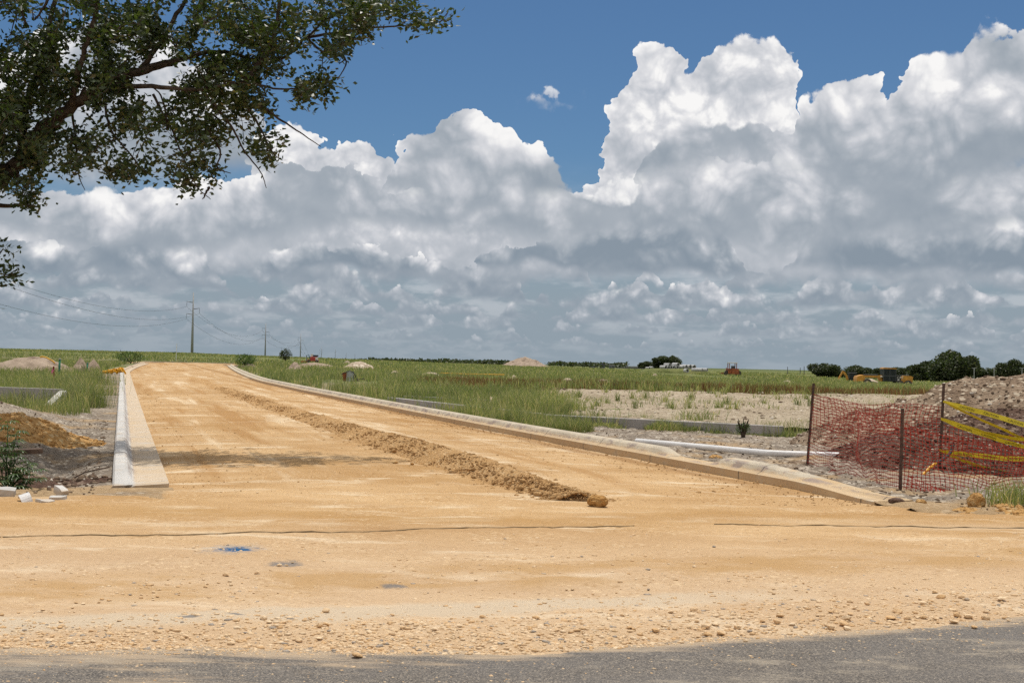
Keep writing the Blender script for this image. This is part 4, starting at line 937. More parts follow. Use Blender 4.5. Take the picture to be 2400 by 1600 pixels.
# ------------------------------------------------------------------ caution tape
def text_mesh(txt, size):
    cu = bpy.data.curves.new('lettering', 'FONT'); cu.body = txt; cu.size = size; cu.resolution_u = 2
    ob = bpy.data.objects.new('lettering', cu); COL.objects.link(ob); bpy.context.view_layer.update()
    me = bpy.data.meshes.new_from_object(ob); V = np.array([v.co[:] for v in me.vertices]); F = [tuple(p.vertices) for p in me.polygons]
    bpy.data.objects.remove(ob); bpy.data.curves.remove(cu); bpy.data.meshes.remove(me); return V, F
TV, TF = text_mesh('CAUTION', .05)
TW = TV[:, 0].max()
def tape(a, b, sag, w, tw0, tw1, label, printed=True, seed=0):
    a = Vector(a); b = Vector(b); N_ = 60; L = (b - a).length; H = (b - a).normalized(); nr = H.cross(Vector((0, 0, 1))).normalized()
    if nr.y > 0: nr = -nr
    def fr(t):
        p = a + (b - a) * t - Vector((0, 0, 1)) * sag * 4 * t * (1 - t) + Vector((0, 0, .012 * float(fbm(t * 9, 1.5, seed, 3))))
        ang = tw0 + (tw1 - tw0) * t + .25 * float(fbm(t * 6, 7.5, seed + 2, 2))
        return p, (Vector((0, 0, 1)) * math.cos(ang) + nr * math.sin(ang)), (nr * math.cos(ang) - Vector((0, 0, 1)) * math.sin(ang))
    V = []; F = []
    for i in range(N_ + 1):
        p, u_, n_ = fr(i / N_); k = w * (.35 + .65 * min(1, i / 6)); V += [p - u_ * k / 2 - n_ * .0006, p + u_ * k / 2 - n_ * .0006, p + u_ * k / 2 + n_ * .0006, p - u_ * k / 2 + n_ * .0006]
    for i in range(N_):
        for k in range(4): F.append((i * 4 + k, i * 4 + (k + 1) % 4, i * 4 + 4 + (k + 1) % 4, i * 4 + 4 + k))
    o = tag(MB().raw(V, F).build('caution_tape', MATS['tape_yellow']), label, 'tape', 'yellow caution tapes tied to the fence post')
    if printed:
        x0 = .25
        while x0 + TW < L - .05:
            V2 = []
            for (x, y, _) in TV:
                p, u_, n_ = fr((x0 + x) / L); V2.append(p + u_ * (y - .018) + n_ * .0035)
            me = bpy.data.meshes.new('lettering'); me.from_pydata([tuple(v_) for v_ in V2], [], TF); link('lettering', me, MATS['black_print'], o); x0 += TW + .14
    return o
Yp = 20.14
ex = lambda v, Y=19.6: at(2480, v, Y)
tape(at(2166, 921, Yp), ex(1008), .01, .078, 0, -.15, 'upper broad yellow tape printed in black, highest on the post', True, 3)
tape(at(2166, 922, Yp), ex(1058), .03, .076, .9, 1.15, 'narrow twisted yellow tape just below the highest one', False, 5)
tape(at(2161, 960, Yp), ex(1010), .13, .076, .5, 1.2, 'folded yellow tape tied midway up the post, the upper of two', False, 7)
tape(at(2161, 962, Yp), ex(1056), .05, .074, .3, .8, 'yellow tape tied midway up the post, the lower of two', True, 9)
tape(at(2158, 1033, Yp), ex(1054), .06, .076, .2, .1, 'broad yellow tape tied low on the post and nearly level', True, 11)
tape(at(2158, 1034, Yp), ex(1092), .16, .074, .7, 1.0, 'lowest twisted yellow tape sagging from the fence post', False, 13)

# ------------------------------------------------------------------ leaning utility cabinet in the grass
q = gp(805, 884); o = empty('utility_cabinet', q, R(12)); tag(o, 'grey sheet metal utility cabinet leaning with loops of black cable', 'cabinet'); k = q.y / FPX
mb = MB(); mb.box((-.05, 0, 16 * k), (15 * k, .25, 31 * k), ry=.05); mb.build('body', MATS['cabinet_grey'], o, bevel=.01)
MB().box((-13 * k, .1, 15 * k), (9 * k, .12, 28 * k), ry=-.10).build('side_panel', MATS['machine_rust'], o)
mb = MB(); mb.raw([(7 * k, -.2, 24 * k), (22 * k, -.2, 8 * k), (7 * k, -.2, 8 * k), (7 * k, .25, 26 * k), (22 * k, .25, 9 * k), (7 * k, .25, 8 * k)], [(0, 1, 2), (5, 4, 3), (0, 3, 4, 1), (1, 4, 5, 2), (2, 5, 3, 0)]); mb.build('tilted_lid', MATS['dark_metal'], o)
MB().box((18 * k, 0, 4 * k), (24 * k, .5, 8 * k)).build('base', MATS['wall_concrete'], o, bevel=.01)
MB().tube([(-22 * k, -.1, 24 * k), (-14 * k, -.15, 28 * k), (-4 * k, -.2, 33 * k), (5 * k, -.2, 30 * k), (11 * k, -.25, 20 * k), (14 * k, -.25, 10 * k)], .025, 6).build('cable', MATS['cable_black'], o)
MB().tube([(18 * k, -.1, 14 * k), (30 * k, -.1, 15 * k), (39 * k, -.1, 9 * k), (40 * k, -.1, 2 * k), (34 * k, -.1, -3 * k), (22 * k, -.1, -4 * k)], .025, 6).build('cable', MATS['cable_black'], o)

# ------------------------------------------------------------------ transmission line
PH = 26.0
def power_pole(u, v, Y, label):
    q = at(u, v, Y); q.z = min(q.z, zl(q.x, Y) + .5)
    o = empty('power_pole', q, R(-6)); tag(o, label, 'power pole', 'steel transmission poles on the horizon')
    MB().tube([(0, 0, -1), (0, 0, PH)], [.62, .24], 12).build('mast', MATS['galvanised'], o, True)
    for sx, z in ((-1, PH * .845), (1, PH * .735), (-1, PH * .645)):
        a_ = MB().tube([(0, 0, z - .25), (sx * 1.4, 0, z - .05), (sx * 2.9, 0, z + .2)], [.17, .13, .09], 6).build('crossarm', MATS['dark_metal'], o)
        ins = MB()
        for kk in range(7): ins.wheel((sx * 2.85, 0, 0), .01, .01, 4) if False else ins.tube([(sx * 2.85, 0, z - .3 * kk), (sx * 2.85, 0, z - .3 * kk - .22)], [.11, .07], 6)
        ins.build('insulator', MATS['dark_metal'], a_)
    return o
PL = [power_pole(*p) for p in ((441, 810, 562, 'nearest and tallest grey transmission pole left of centre'), (609, 812, 1035, 'second grey transmission pole from the left'), (690, 813, 1411, 'third grey transmission pole from the left'), (738, 815, 2700, 'fourth transmission pole, much smaller, right of the red machine'), (770, 817, 3050, 'fifth transmission pole from the left'), (795, 819, 4300, 'sixth and faint transmission pole'), (815, 821, 4900, 'last and faintest transmission pole of the row'))]
p0 = PL[0].location * 2 - PL[1].location; p0 = PL[0].location + (p0 - PL[0].location) * .82
c = PL[0].copy(); COL.objects.link(c); c.location = (p0.x, p0.y, 1.2); c['label'] = 'grey transmission pole standing outside the left edge'
for ch in list(PL[0].children):
    d = ch.copy(); COL.objects.link(d); d.parent = c
    for g2 in ch.children:
        e = g2.copy(); COL.objects.link(e); e.parent = d
chain = [c] + PL[:4]
for i in range(len(chain) - 1):
    A, B = chain[i], chain[i + 1]
    for (sx, zf, nm) in ((-1, .845, 'top'), (1, .735, 'middle'), (-1, .645, 'lowest')):
        pa = A.location + Vector((sx * 2.85, 0, PH * zf - 2.1)); pb = B.location + Vector((sx * 2.85, 0, PH * zf - 2.1)); sag = (pb - pa).length * .017
        P = [pa + (pb - pa) * t - Vector((0, 0, 4 * sag * t * (1 - t))) for t in np.linspace(0, 1, 33)]
        where = ('from the left edge to the nearest pole', 'between the first and second poles', 'between the second and third poles', 'between the third and fourth poles')[i]
        tubething('power_line', P, [.022 + .000035 * p.y for p in P], 'wire', nm + ' power line wire hanging ' + where, 'power line', 5, 'wires of the transmission line')
for i, (u, v0, v1, Y, lab) in enumerate(((1809, 842, 862, 420, 'thin pole, leftmost of those left of the oaks'), (1838, 844, 863, 420, 'thin pole left of the oaks, second of three'), (1847, 841, 864, 380, 'thin pole left of the oaks, nearest the trees'))):
    b_, t_ = at(u, v1, Y), at(u, v0, Y); tubething('pole', [b_, t_], [.12, .09], 'dark_metal', lab, 'pole', 6, 'thin poles left of the oaks')
for i, (u, lab) in enumerate(((2237, 'pale T topped post left of the spoil crest'), (2283, 'pale T topped post just behind the spoil crest'), (2347, 'pale T topped post at the right edge'))):
    b_, t_ = at(u, 884, 250), at(u, 845, 250); o = empty('utility_post', b_); tag(o, lab, 'post', 'T topped posts before the oaks')
    MB().tube([(0, 0, -.2), (0, 0, (t_ - b_).z)], .09, 8).build('post', MATS['galvanised'], o); MB().box((0, 0, (t_ - b_).z), (.95, .1, .1)).build('crossbar', MATS['galvanised'], o)

# ------------------------------------------------------------------ construction machines
def machine(name, u, v, Y, label, cat, rz=0.0, zoff=0.0):
    q = at(u, v, Y); o = empty(name, q, rz); return tag(o, label, cat), Y / FPX
# articulated scraper / grader, nose to the left
o, k = machine('motor_grader', 2028, 881.5, 215, 'yellow motor grader with black cab and yellow roof before the oaks', 'grader')
def bx(name, x0, x1, z0, z1, y0, y1, m_, par=o, bev=.03): return MB().box(((x0 + x1) / 2 * k, (y0 + y1) / 2, (z0 + z1) / 2 * k), ((x1 - x0) * k, y1 - y0, (z1 - z0) * k)).build(name, MATS[m_], par, bevel=bev)
MB().prism([(x * k, z * k) for x, z in ((-65, 3), (-47, 3), (-45, 18), (-50, 20), (-62, 17), (-64, 12))], -1.1, 1.1).build('front_block', MATS['machine_yellow'], o)
MB().prism([(x * k, z * k) for x, z in ((-47, 14), (-12, 14), (-8, 6), (-2, 6), (-2, 20), (-44, 19))], -.35, .35).build('gooseneck', MATS['machine_yellow'], o)
bx('beam_cover', -44, -13, 19.2, 21.5, -.4, .4, 'dark_metal')
cab_ = bx('cab', -3, 26, 6, 34.5, -.95, .95, 'glass_dark')
for xx_ in (-3, 11, 25):
    for yy_ in (-.97, .97): MB().box(((xx_ + .6) * k, yy_, 20 * k), (.09, .06, 28 * k)).build('pillar', MATS['dark_metal'], cab_)
MB().box((11.5 * k, -.98, 19 * k), (27 * k, .05, .12)).build('door_rail', MATS['dark_metal'], cab_)
MB().prism([(x * k, z * k) for x, z in ((-4, 34.6), (27, 34.6), (26, 36.5), (2, 38), (-3, 37.5))], -1.05, 1.05).build('cab_roof', MATS['machine_yellow'], o)
MB().prism([(x * k, z * k) for x, z in ((30, 4), (63, 4), (65, 17), (60, 19.5), (42, 20), (34, 12))], -1.0, 1.0).build('engine_hood', MATS['machine_yellow'], o)
bx('exhaust_deck', 40, 58, 20, 21.2, -.6, .6, 'dark_metal'); pn = bx('badge_panel', 26.2, 37, 6, 21, -1.04, .9, 'black_print')
CV, CF = text_mesh('CAT', 8.2 * k)
MBt = MB().raw([(27.6 * k + x * .92, -1.06, 12.6 * k + y) for x, y, _ in CV], CF); MBt.build('lettering', MATS['machine_white'], pn)
MB().box((31.5 * k, -1.05, 9 * k), (5 * k, .03, 4 * k)).build('white_plate', MATS['machine_white'], pn)
bx('light_plate', -8, -3.2, 15.5, 18, -.75, .7, 'machine_white')
MB().box((-22 * k, 0, 4 * k), (30 * k, 3.2, .12), rz=.5, rx=.3).build('blade', MATS['rim_dust'], o)
for x, z, r in ((-40, 2, 9.5), (34, 0, 9.5), (53, 0, 9.5)):
    for yy_ in (-1.0, 1.0):
        w_ = MB().wheel((x * k, yy_, z * k), r * k, .42, 24, r0=r * k * .55).build('wheel', MATS['tyre'], o); MB().wheel((x * k, yy_, z * k), r * k * .55, .36, 20).build('rim', MATS['rim_dust'], w_)
# excavator
o, k = machine('excavator', 1936, 880, 240, 'small yellow excavator with raised bent arm and dark cab', 'excavator', R(0))
def bx2(name, x0, x1, z0, z1, y0, y1, m_, par, bev=.03): return MB().box(((x0 + x1) / 2 * k, (y0 + y1) / 2, (z0 + z1) / 2 * k), ((x1 - x0) * k, y1 - y0, (z1 - z0) * k)).build(name, MATS[m_], par, bevel=bev)
arm = MB(); arm.prism([(x * k, z * k) for x, z in ((10, 2), (14, 2), (10, 18), (2, 28), (-1, 29), (-2, 26), (3, 20), (6, 16))], -.2, .2); arm.build('boom', MATS['machine_yellow'], o)
arm = MB(); arm.prism([(x * k, z * k) for x, z in ((-2, 28), (1, 27), (-3, 19), (-10, 8), (-13, 7), (-8, 17))], -.16, .16); st_ = arm.build('stick', MATS['machine_yellow'], o)
MB().prism([(x * k, z * k) for x, z in ((-14, 8), (-9, 8), (-10, 2), (-14, 1))], -.4, .4).build('bucket', MATS['dark_metal'], st_)
bx2('cab', 13, 28, 5, 23, -.75, .75, 'glass_dark', o); bx2('cab_roof', 11, 29, 23.2, 25, -.8, .8, 'dark_metal', o); bx2('body', 10, 32, 0, 6, -.9, .9, 'machine_yellow', o)
for yy_ in (-.85, .85): bx2('track', 5, 33, -6, 0, yy_ - .22, yy_ + .22, 'tyre', o)
# orange roller / tractor seen from behind
o, k = machine('tractor', 1681, 862, 285, 'rusty orange tractor with canopy roof standing in the field', 'tractor')
bx3 = lambda name, x0, x1, z0, z1, y0, y1, m_, par=None: MB().box(((x0 + x1) / 2 * k, (y0 + y1) / 2, (z0 + z1) / 2 * k), ((x1 - x0) * k, y1 - y0, (z1 - z0) * k)).build(name, MATS[m_], par or o, bevel=.02)
bx3('body', -11, 13, 3, 16, -1.6, 1.2, 'machine_rust'); bx3('rear_box', -3, 13, 3, 10, -2.0, -1.62, 'machine_rust'); bx3('seat_back', -2, 6, 16, 22, -.8, .2, 'dark_metal')
bx3('canopy', -9, 10.5, 28.2, 30, -1.3, 1.2, 'machine_white')
for x in (-8, 8.5):
    for yy_ in (-1.1, 1.0): bx3('canopy_post', x - .8, x + .8, 16, 28.2, yy_ - .08, yy_ + .08, 'machine_rust')
for x in (-12, 13):
    MB().wheel((x * k, -.6, 5 * k), 7 * k, .5, 20).build('wheel', MATS['tyre'], o)
MB().tube([(-14 * k, -.5, 4 * k), (-14 * k, -.5, 18 * k)], .08, 6).build('exhaust', MATS['machine_rust'], o)
bx3('hitch_frame', -25, -12, 3, 6, -.4, .4, 'machine_rust')
# red trencher with small parts
o, k = machine('trencher', 718, 833, 190, 'small red trenching machine with white engine parts and green hoop in the left field', 'trencher')
bx4 = lambda name, x0, x1, z0, z1, y0, y1, m_, par=None: MB().box(((x0 + x1) / 2 * k, (y0 + y1) / 2, (z0 + z1) / 2 * k), ((x1 - x0) * k, y1 - y0, (z1 - z0) * k)).build(name, MATS[m_], par or o, bevel=.01)
bx4('chassis', -11, 13, 4, 8, -.6, .6, 'machine_red'); bx4('engine', -5, 10, 8, 14, -.5, .5, 'machine_red'); bx4('air_filter', -4, 1, 14, 20, -.3, .3, 'machine_white'); bx4('hood', 2, 12, 14.3, 18, -.4, .4, 'glass_dark'); bx4('tank', 8, 14, 6, 12, -.7, -.62, 'machine_white')
for x in (-7, 11): MB().wheel((x * k, -.55, 3 * k), 4 * k, .3, 16).build('wheel', MATS['tyre'], o)
MB().tube([(-14 * k, 0, 3 * k), (-14 * k, 0, 17 * k), (-9 * k, 0, 18 * k), (-7 * k, 0, 10 * k)], .06, 6).build('hoop', MATS['teal_paint'], o)
MB().box((-15 * k, 0, 8 * k), (.08, .08, 17 * k)).build('marker_rod', MATS['machine_white'], o); bx4('digging_boom', -26, -12, 1, 4, -.3, .3, 'machine_rust')
# far trailers
for (u0, u1, v0, v1, Y, lab) in ((1356, 1374, 834, 845, 520, 'grey site trailer, leftmost on the far field'), (1378, 1389, 839, 846, 500, 'dark low shed with a gable roof between the far trailers'), (1399, 1412, 839, 849, 510, 'dark grey site trailer, rightmost on the far field')):
    a_, b_ = at(u0, v1, Y), at(u1, v0, Y); o = empty('site_trailer', ((a_.x + b_.x) / 2, Y, a_.z)); tag(o, lab, 'trailer', 'far site trailers'); w_ = b_.x - a_.x; h_ = b_.z - a_.z
    MB().box((0, 0, h_ / 2), (w_, 3, h_)).build('wall', MATS['building_grey'], o)
    for xx_ in (-.28, .1, .3): MB().box((w_ * xx_, -1.52, h_ * .55), (w_ * .12, .06, h_ * .28)).build('window', MATS['glass_dark'], o)
    MB().prism([(-w_ * .53, h_), (w_ * .53, h_), (w_ * .5, h_ + .25), (0, h_ + (.9 if 'gable' in lab else .3)), (-w_ * .5, h_ + .25)], -1.7, 1.7).build('roof', MATS['roof_pale' if 'gable' not in lab else 'dark_metal'], o)
a_, b_ = at(1415, 848, 560), at(1480, 842, 560); o = empty('long_shed', ((a_.x + b_.x) / 2, 560, a_.z)); tag(o, 'long low pale shed left of the far tree clump', 'shed')
MB().box((0, 0, .5), (b_.x - a_.x, 5, 1.0)).build('wall', MATS['building_grey'], o); MB().prism([(-(b_.x - a_.x) / 2 - .2, 1.0), ((b_.x - a_.x) / 2 + .2, 1.0), ((b_.x - a_.x) / 2, 1.5), (-(b_.x - a_.x) / 2, 1.5)], -2.8, 2.8).build('roof', MATS['roof_pale'], o)
# concrete pipe store
def cpipe(u, v, dpx, Y, rz, ln, lab):
    q = at(u, v, Y); r = dpx / 2 / FPX * Y; o = MB().wheel((0, 0, 0), r, ln, 20, r0=r * .78).build('concrete_pipe', MATS['pipe_concrete']); o.location = q; o.rotation_euler = (0, 0, rz); return tag(o, lab, 'concrete pipe', 'concrete pipes stacked in the field')
for (u, v, d_, rz, ln, lab) in ((1524, 843, 8, .4, 2.4, 'small concrete pipe, left end of the lower row'), (1531, 843, 8, .4, 2.4, 'small concrete pipe, second in the lower row'), (1537, 843, 7.5, .4, 2.4, 'small concrete pipe, third in the lower row'), (1543, 843, 7, .3, 2.4, 'small concrete pipe, fourth in the lower row'),
        (1551, 843, 7.5, .4, 2.4, 'small concrete pipe below the raised one'), (1533, 837.4, 7, .4, 2.4, 'concrete pipe stacked on top, the left of two'), (1552, 837, 8, .4, 2.4, 'concrete pipe stacked on top, the right of two'), (1559, 842.5, 7, .9, 2.4, 'concrete pipe lying sideways beside the large rings'),
        (1568, 842, 9.5, .7, 2.4, 'large concrete ring, leftmost of three'), (1578, 842, 10, .6, 2.4, 'large concrete ring, middle of three'), (1588, 842.5, 10.2, .5, 2.4, 'large concrete ring, rightmost of three'), (1576, 851, 9, .2, 1.6, 'concrete ring alone below the large three'), (1601, 849, 7.5, 1.0, 2.4, 'concrete pipe low on the right, left of a pair'), (1611, 849, 8, 1.0, 2.8, 'concrete pipe at the right end of the stack'), (1488, 844.5, 4, .3, 2, 'tiny concrete pipe far left of the stack'), (1496, 843.5, 4.5, .3, 2, 'tiny concrete pipe left of the stack')):
    cpipe(u, v, d_, 300 if v < 848 else 280, rz, ln, lab)
a_ = at(1565, 847, 304); heap('dirt_mound', a_.x, 306, 9.5, 4.0, max(.4, a_.z - zl(a_.x, 304)), 'field_ground', 'grassy berm carrying the concrete pipes', 'dirt mound', 261, lump=.05, sharp=5.0, res=50)

# ------------------------------------------------------------------ loose stones
ROCKP = []
for kk in range(7):
    bm = bmesh.new(); bmesh.ops.create_icosphere(bm, subdivisions=2, radius=1.0)
    rg = random.Random(kk + 40)
    for _ in range(9):
        n_ = Vector((rg.gauss(0, 1), rg.gauss(0, 1), rg.gauss(0, 1))).normalized(); d_ = rg.uniform(.55, .85)
        for w in bm.verts:
            e_ = w.co.dot(n_) - d_
            if e_ > 0: w.co -= n_ * e_
    for w in bm.verts: w.co *= 1 + .05 * rg.uniform(-1, 1); w.co.z *= .58; w.co.x *= rg.uniform(1.15, 1.2)
    me = bpy.data.meshes.new('stone'); bm.to_mesh(me); bm.free(); me.materials.append(MATS['stone']); ROCKP.append(me)
SG = 'loose stones along the asphalt edge'
def stone(u, v, w_px, label, cat='stone', grp=SG, m_=None, kk=None):
    q = gp(u, v); r = w_px / 2 / FPX * q.y / 1.17; o = bpy.data.objects.new('stone', ROCKP[random.randrange(7) if kk is None else kk]); COL.objects.link(o)
    o.location = (q.x, q.y + r, max(0, float(dirt_top(q.x, q.y + r))) + r * .45); o.scale = (r, r * random.uniform(.8, 1.1), r * random.uniform(.8, 1.25)); o.rotation_euler = (random.uniform(-.2, .2), random.uniform(-.2, .2), random.uniform(-.5, .5))
    return tag(o, label, cat, grp)
for (u, v, w, lab) in ((818, 1512, 30, 'pale wedge shaped stone, largest in the stone strip left of centre'), (748, 1418, 26, 'flat tan stone lying alone on the dust track'), (108, 1480, 20, 'tan stone lying alone at the far left of the strip'), (686, 1480, 22, 'reddish tan stone standing in the strip left of centre'), (904, 1472, 15, 'upright tan stone at the top of the strip near centre'),
        (1714, 1474, 13, 'small round stone lying by itself on the asphalt'), (2240, 1444, 18, 'pale flat stone on the asphalt near the right edge'), (1994, 1402, 17, 'whitish stone standing above the strip on the right'), (1778, 1374, 12, 'tan stone alone on the dirt right of centre'), (1645, 1445, 22, 'tan stone on the strip right of centre, above the others'), (1696, 1452, 22, 'long tan stone in the strip right of centre'), (518, 1335, 18, 'pale stone in the line of rubble below the blue paint'), (590, 1330, 16, 'pale stone right of another in the rubble line'), (640, 1312, 14, 'pale stone beside the dark patch below the blue paint'), (1425, 1345, 13, 'white stone in the rubble on the middle right'), (1315, 1362, 11, 'reddish brown stone in the rubble on the middle right'), (590, 1140, 8, 'small dark brown stone alone on the street'), (1640, 1265, 11, 'brown stone on the dirt below the right cable'), (1745, 1215, 8, 'tiny brown stone next to the right cable')):
    stone(u, v, w, lab)
rg = random.Random(77); n = 0
while n < 230:
    if rg.random() < .72:
        u = rg.uniform(0, 2352); ve = 1497 if u < 1176 else 1497 - (u - 1176) * .058
        if rg.random() > .35 + .65 * (u / 2352): continue
        v = ve - abs(rg.gauss(0, 30)) - 4 - (18 if u < 1000 else 0) * rg.random(); w = (8 + 16 * rg.random() ** 2) * (.75 + .45 * u / 2352)
    else:
        t_ = rg.random(); u = 60 + 640 * t_ + rg.gauss(0, 30); v = 1430 - 125 * t_ + rg.gauss(0, 7); w = rg.uniform(6, 12)
        if rg.random() < .5: u = rg.uniform(300, 2300); v = rg.gauss(1372, 13) - max(0, u - 1500) * .02; w = rg.uniform(5, 9)
    stone(u, v, w, 'pale tan stone lying loose among gravel at the road edge'); n += 1
# gravel too small and too many to count
n = 22000; U = RNG.random(n) * 2600 - 120; ve = np.where(U < 1176, 1499, 1499 - (U - 1176) * .058)
Vv = ve - np.abs(RNG.normal(0, 1, n)) * (26 + 26 * np.clip(U / 2352, 0, 1)) + 4; m_ = RNG.random(n) < .40; v2 = 1230 + 250 * RNG.random(n) ** .9; m_ = m_ & (vn(U * .006, v2 * .02, 601) + .3 * vn(U * .03, v2 * .08, 603) > .56); Vv = np.where(m_, v2, Vv)
m3_ = RNG.random(n) < .05; Vv = np.where(m3_, np.minimum(ve + 70 * RNG.random(n), 1570), Vv)
PX = []; 
RAYM = np.array([list(RT), list(UPV), list(FW)])
dv = (U - UC)[:, None] * RAYM[0] + (VC - Vv)[:, None] * RAYM[1] + FPX * RAYM[2]; kz = -CAM_H / dv[:, 2]; gx = dv[:, 0] * kz; gy = dv[:, 1] * kz
e = gy - road_edge(gx); gzv = np.where(e < 0, 0.0, dirt_top(gx, gy))
sz = np.clip(.0058 * np.exp(RNG.normal(0, .6, n)), .0025, .020); sz = np.where(e < 0.05, sz * .55, sz)
keep = (gy < 15) & (gy > 6)
tag(rocks('gravel', np.stack([gx, gy, np.maximum(gzv, 0) - .001], -1)[keep], sz[keep], 'stone', None, .55, 9), 'fine tan gravel scattered over the apron', None, None, 'stuff')
n = 4200; S = RNG.random(n); yy = 15.2 + 45 * RNG.random(n) ** 1.8; xx = Lx(yy) + .1 + (Rx(yy) - Lx(yy) - .2) * np.where(RNG.random(n) < .5, 1 - RNG.random(n) ** 2 * .4, S)
tag(rocks('gravel', np.stack([xx, yy, dirt_top(xx, yy) - .003], -1), np.clip(.006 * np.exp(RNG.normal(0, .45, n)) * (1 + yy / 80), .003, .03), 'windrow_dirt', None, .7, 10), 'loose orange gravel scattered over the street', None, None, 'stuff')
n = 5200; S = RNG.random(n) ** 1.5; yy = 14.6 + 17 * RNG.random(n); left_ = RNG.random(n) < .45
xx = np.where(left_, Lx(yy) - .9 - 7.0 * S, Rx(yy) + .75 + 9 * S); zz = np.where(left_, verge_l(xx, yy), verge_r(xx, yy))
tag(rocks('gravel', np.stack([xx, yy, zz + .004], -1), np.clip(.012 * np.exp(RNG.normal(0, .5, n)), .005, .04), 'rubble', None, .7, 11), 'broken clods and chips scattered over the verges', None, None, 'stuff')
n = 3600; xx = 1.5 + 26 * RNG.random(n); yy = 34 + 24 * RNG.random(n); kk_ = vn(xx * .5, yy * .5, 611) + .4 * vn(xx * 2, yy * 2, 613) > .62
tag(rocks('gravel', np.stack([xx, yy, pad_z(xx, yy)], -1)[kk_], np.clip(.03 * np.exp(RNG.normal(0, .5, n)), .012, .09)[kk_], 'rubble', None, .6, 15), 'clods and chips scattered over the pale bare pad', None, None, 'stuff')
# big clods
def bigclod(u, v, w_px, h_px, m_, lab, seed):
    q = gp(u, v); r = w_px / 2 / FPX * q.y; h = h_px / FPX * q.y; bm = bmesh.new(); bmesh.ops.create_icosphere(bm, subdivisions=4, radius=1.0)
    for w in bm.verts:
        p = w.co.copy(); f = 1 + .22 * float(fbm(p.x * 2 + 5, p.y * 2 + p.z * 1.7, seed, 4)) + .12 * float(fbm(p.x * 6, p.y * 5 + p.z * 6, seed + 4, 3)); w.co = Vector((p.x * r * f, p.y * r * .8 * f, p.z * h * .55 * f))
    me = bpy.data.meshes.new('dirt_clod'); bm.to_mesh(me); bm.free(); o = link('dirt_clod', me, MATS[m_]); o.location = (q.x, q.y + r * .6, float(dirt_top(q.x, q.y)) + h * .42); return tag(o, lab, 'clod', 'large dirt clods')
bigclod(1374, 1172, 50, 27, 'orange_dirt', 'brown dirt clod at the near end of the gravel ridge', 5)
bigclod(2247, 1172, 42, 36, 'orange_dirt', 'tall orange dirt clod at the right edge of the apron', 15)
bigclod(2118, 1166, 26, 16, 'orange_dirt', 'orange clod just right of the kerb end', 25)
bigclod(2062, 1163, 36, 16, 'spoil_dark', 'dark earth lump under the broken right kerb end', 35)
bigclod(2315, 1178, 60, 14, 'orange_dirt', 'low wide orange clod at the right edge', 45)
bigclod(907, 1074, 12, 6, 'orange_dirt', 'small brown clod beside the gravel ridge', 55)
bigclod(946, 1081, 9, 6, 'orange_dirt', 'smallest brown clod beside the gravel ridge, right of another', 65)
bigclod(1840, 1075, 60, 14, 'spoil_grey', 'rough grey clod at the foot of the left fence post', 75)
bigclod(1645, 1062, 30, 13, 'orange_dirt', 'orange clod lying in the dropped gap of the right kerb', 85)
# ------------------------------------------------------------------ grass
def blades(name, x, y, z, h, w, mat_, seed, bend=.45, label=None, parent=None, kind='stuff'):
    """curved blades: a quad and a tip each"""
    n = len(x); rg = np.random.default_rng(seed)
    a = rg.uniform(0, 2 * np.pi, n); f = rg.uniform(0, 2 * np.pi, n); b = h * bend * rg.uniform(.2, 1.3, n)
    wx, wy = np.cos(f) * w / 2, np.sin(f) * w / 2; dx_, dy_ = np.cos(a) * b, np.sin(a) * b
    B = np.stack([x, y, z], -1); Wv = np.stack([wx, wy, 0 * wx], -1)
    M = B + np.stack([dx_ * .3, dy_ * .3, h * .58], -1); T_ = B + np.stack([dx_, dy_, h * rg.uniform(.82, 1.0, n)], -1)
    V = np.stack([B - Wv, B + Wv, M + Wv * .8, M - Wv * .8, T_], 1).reshape(-1, 3)
    i = np.arange(n)[:, None] * 5
    F = np.concatenate([i + [0, 1, 2], i + [0, 2, 3], i + [3, 2, 4]])
    o = np_mesh(name, V, F, MATS[mat_], parent)
    if kind: o['kind'] = kind
    if label: o['label'] = label
    return o
def scatter(n, az0, az1, y0, y1, pw=1.0, seed=0):
    """points denser near the viewer: distance ~ y^-pw"""
    rg = np.random.default_rng(seed); u = rg.random(n)
    y = y0 * (y1 / y0) ** u if pw == 1.0 else (y0 ** (1 - pw) + u * (y1 ** (1 - pw) - y0 ** (1 - pw))) ** (1 / (1 - pw))
    x = y * np.tan(np.radians(rg.uniform(az0, az1, n))); return x, y, rg
# left field
x, y, rg = scatter(90000, -25, -8, 31.5, 150, 1.0, 11)
d = Lx(y) - .8 - x
k = (d > np.where(y < 60, .5 + (y - 30) * .03, 1.3) + .3 * fbm(y * .8, y * 0, 401, 3)) & (vn(x * .35, y * .35, 403) + .28 * vn(x * 2, y * 2, 405) > .30) & (y > 32.5 + 1.3 * fbm(x * .8, x * 0, 407, 3) - .0 * x)
x, y = x[k], y[k]; h = (.34 + .30 * vn(x * .5, y * .5, 409)) * rg.uniform(.5, 1.25, len(x)) * np.where(y > 70, 1.15, 1); 
h = np.where((d[k] < 3.2) & (y < 62), h * 1.45, h)
wall_gap = (y > 34) & (y < 39.9) & (x < -12.0); h = np.where(wall_gap, h * .42, h)
blades('tall_grass', x, y, ground_z(x, y) - .03, h, np.maximum(.010, y * .00042), 'grass_blade', 12, label='tall green grass covering the left field')
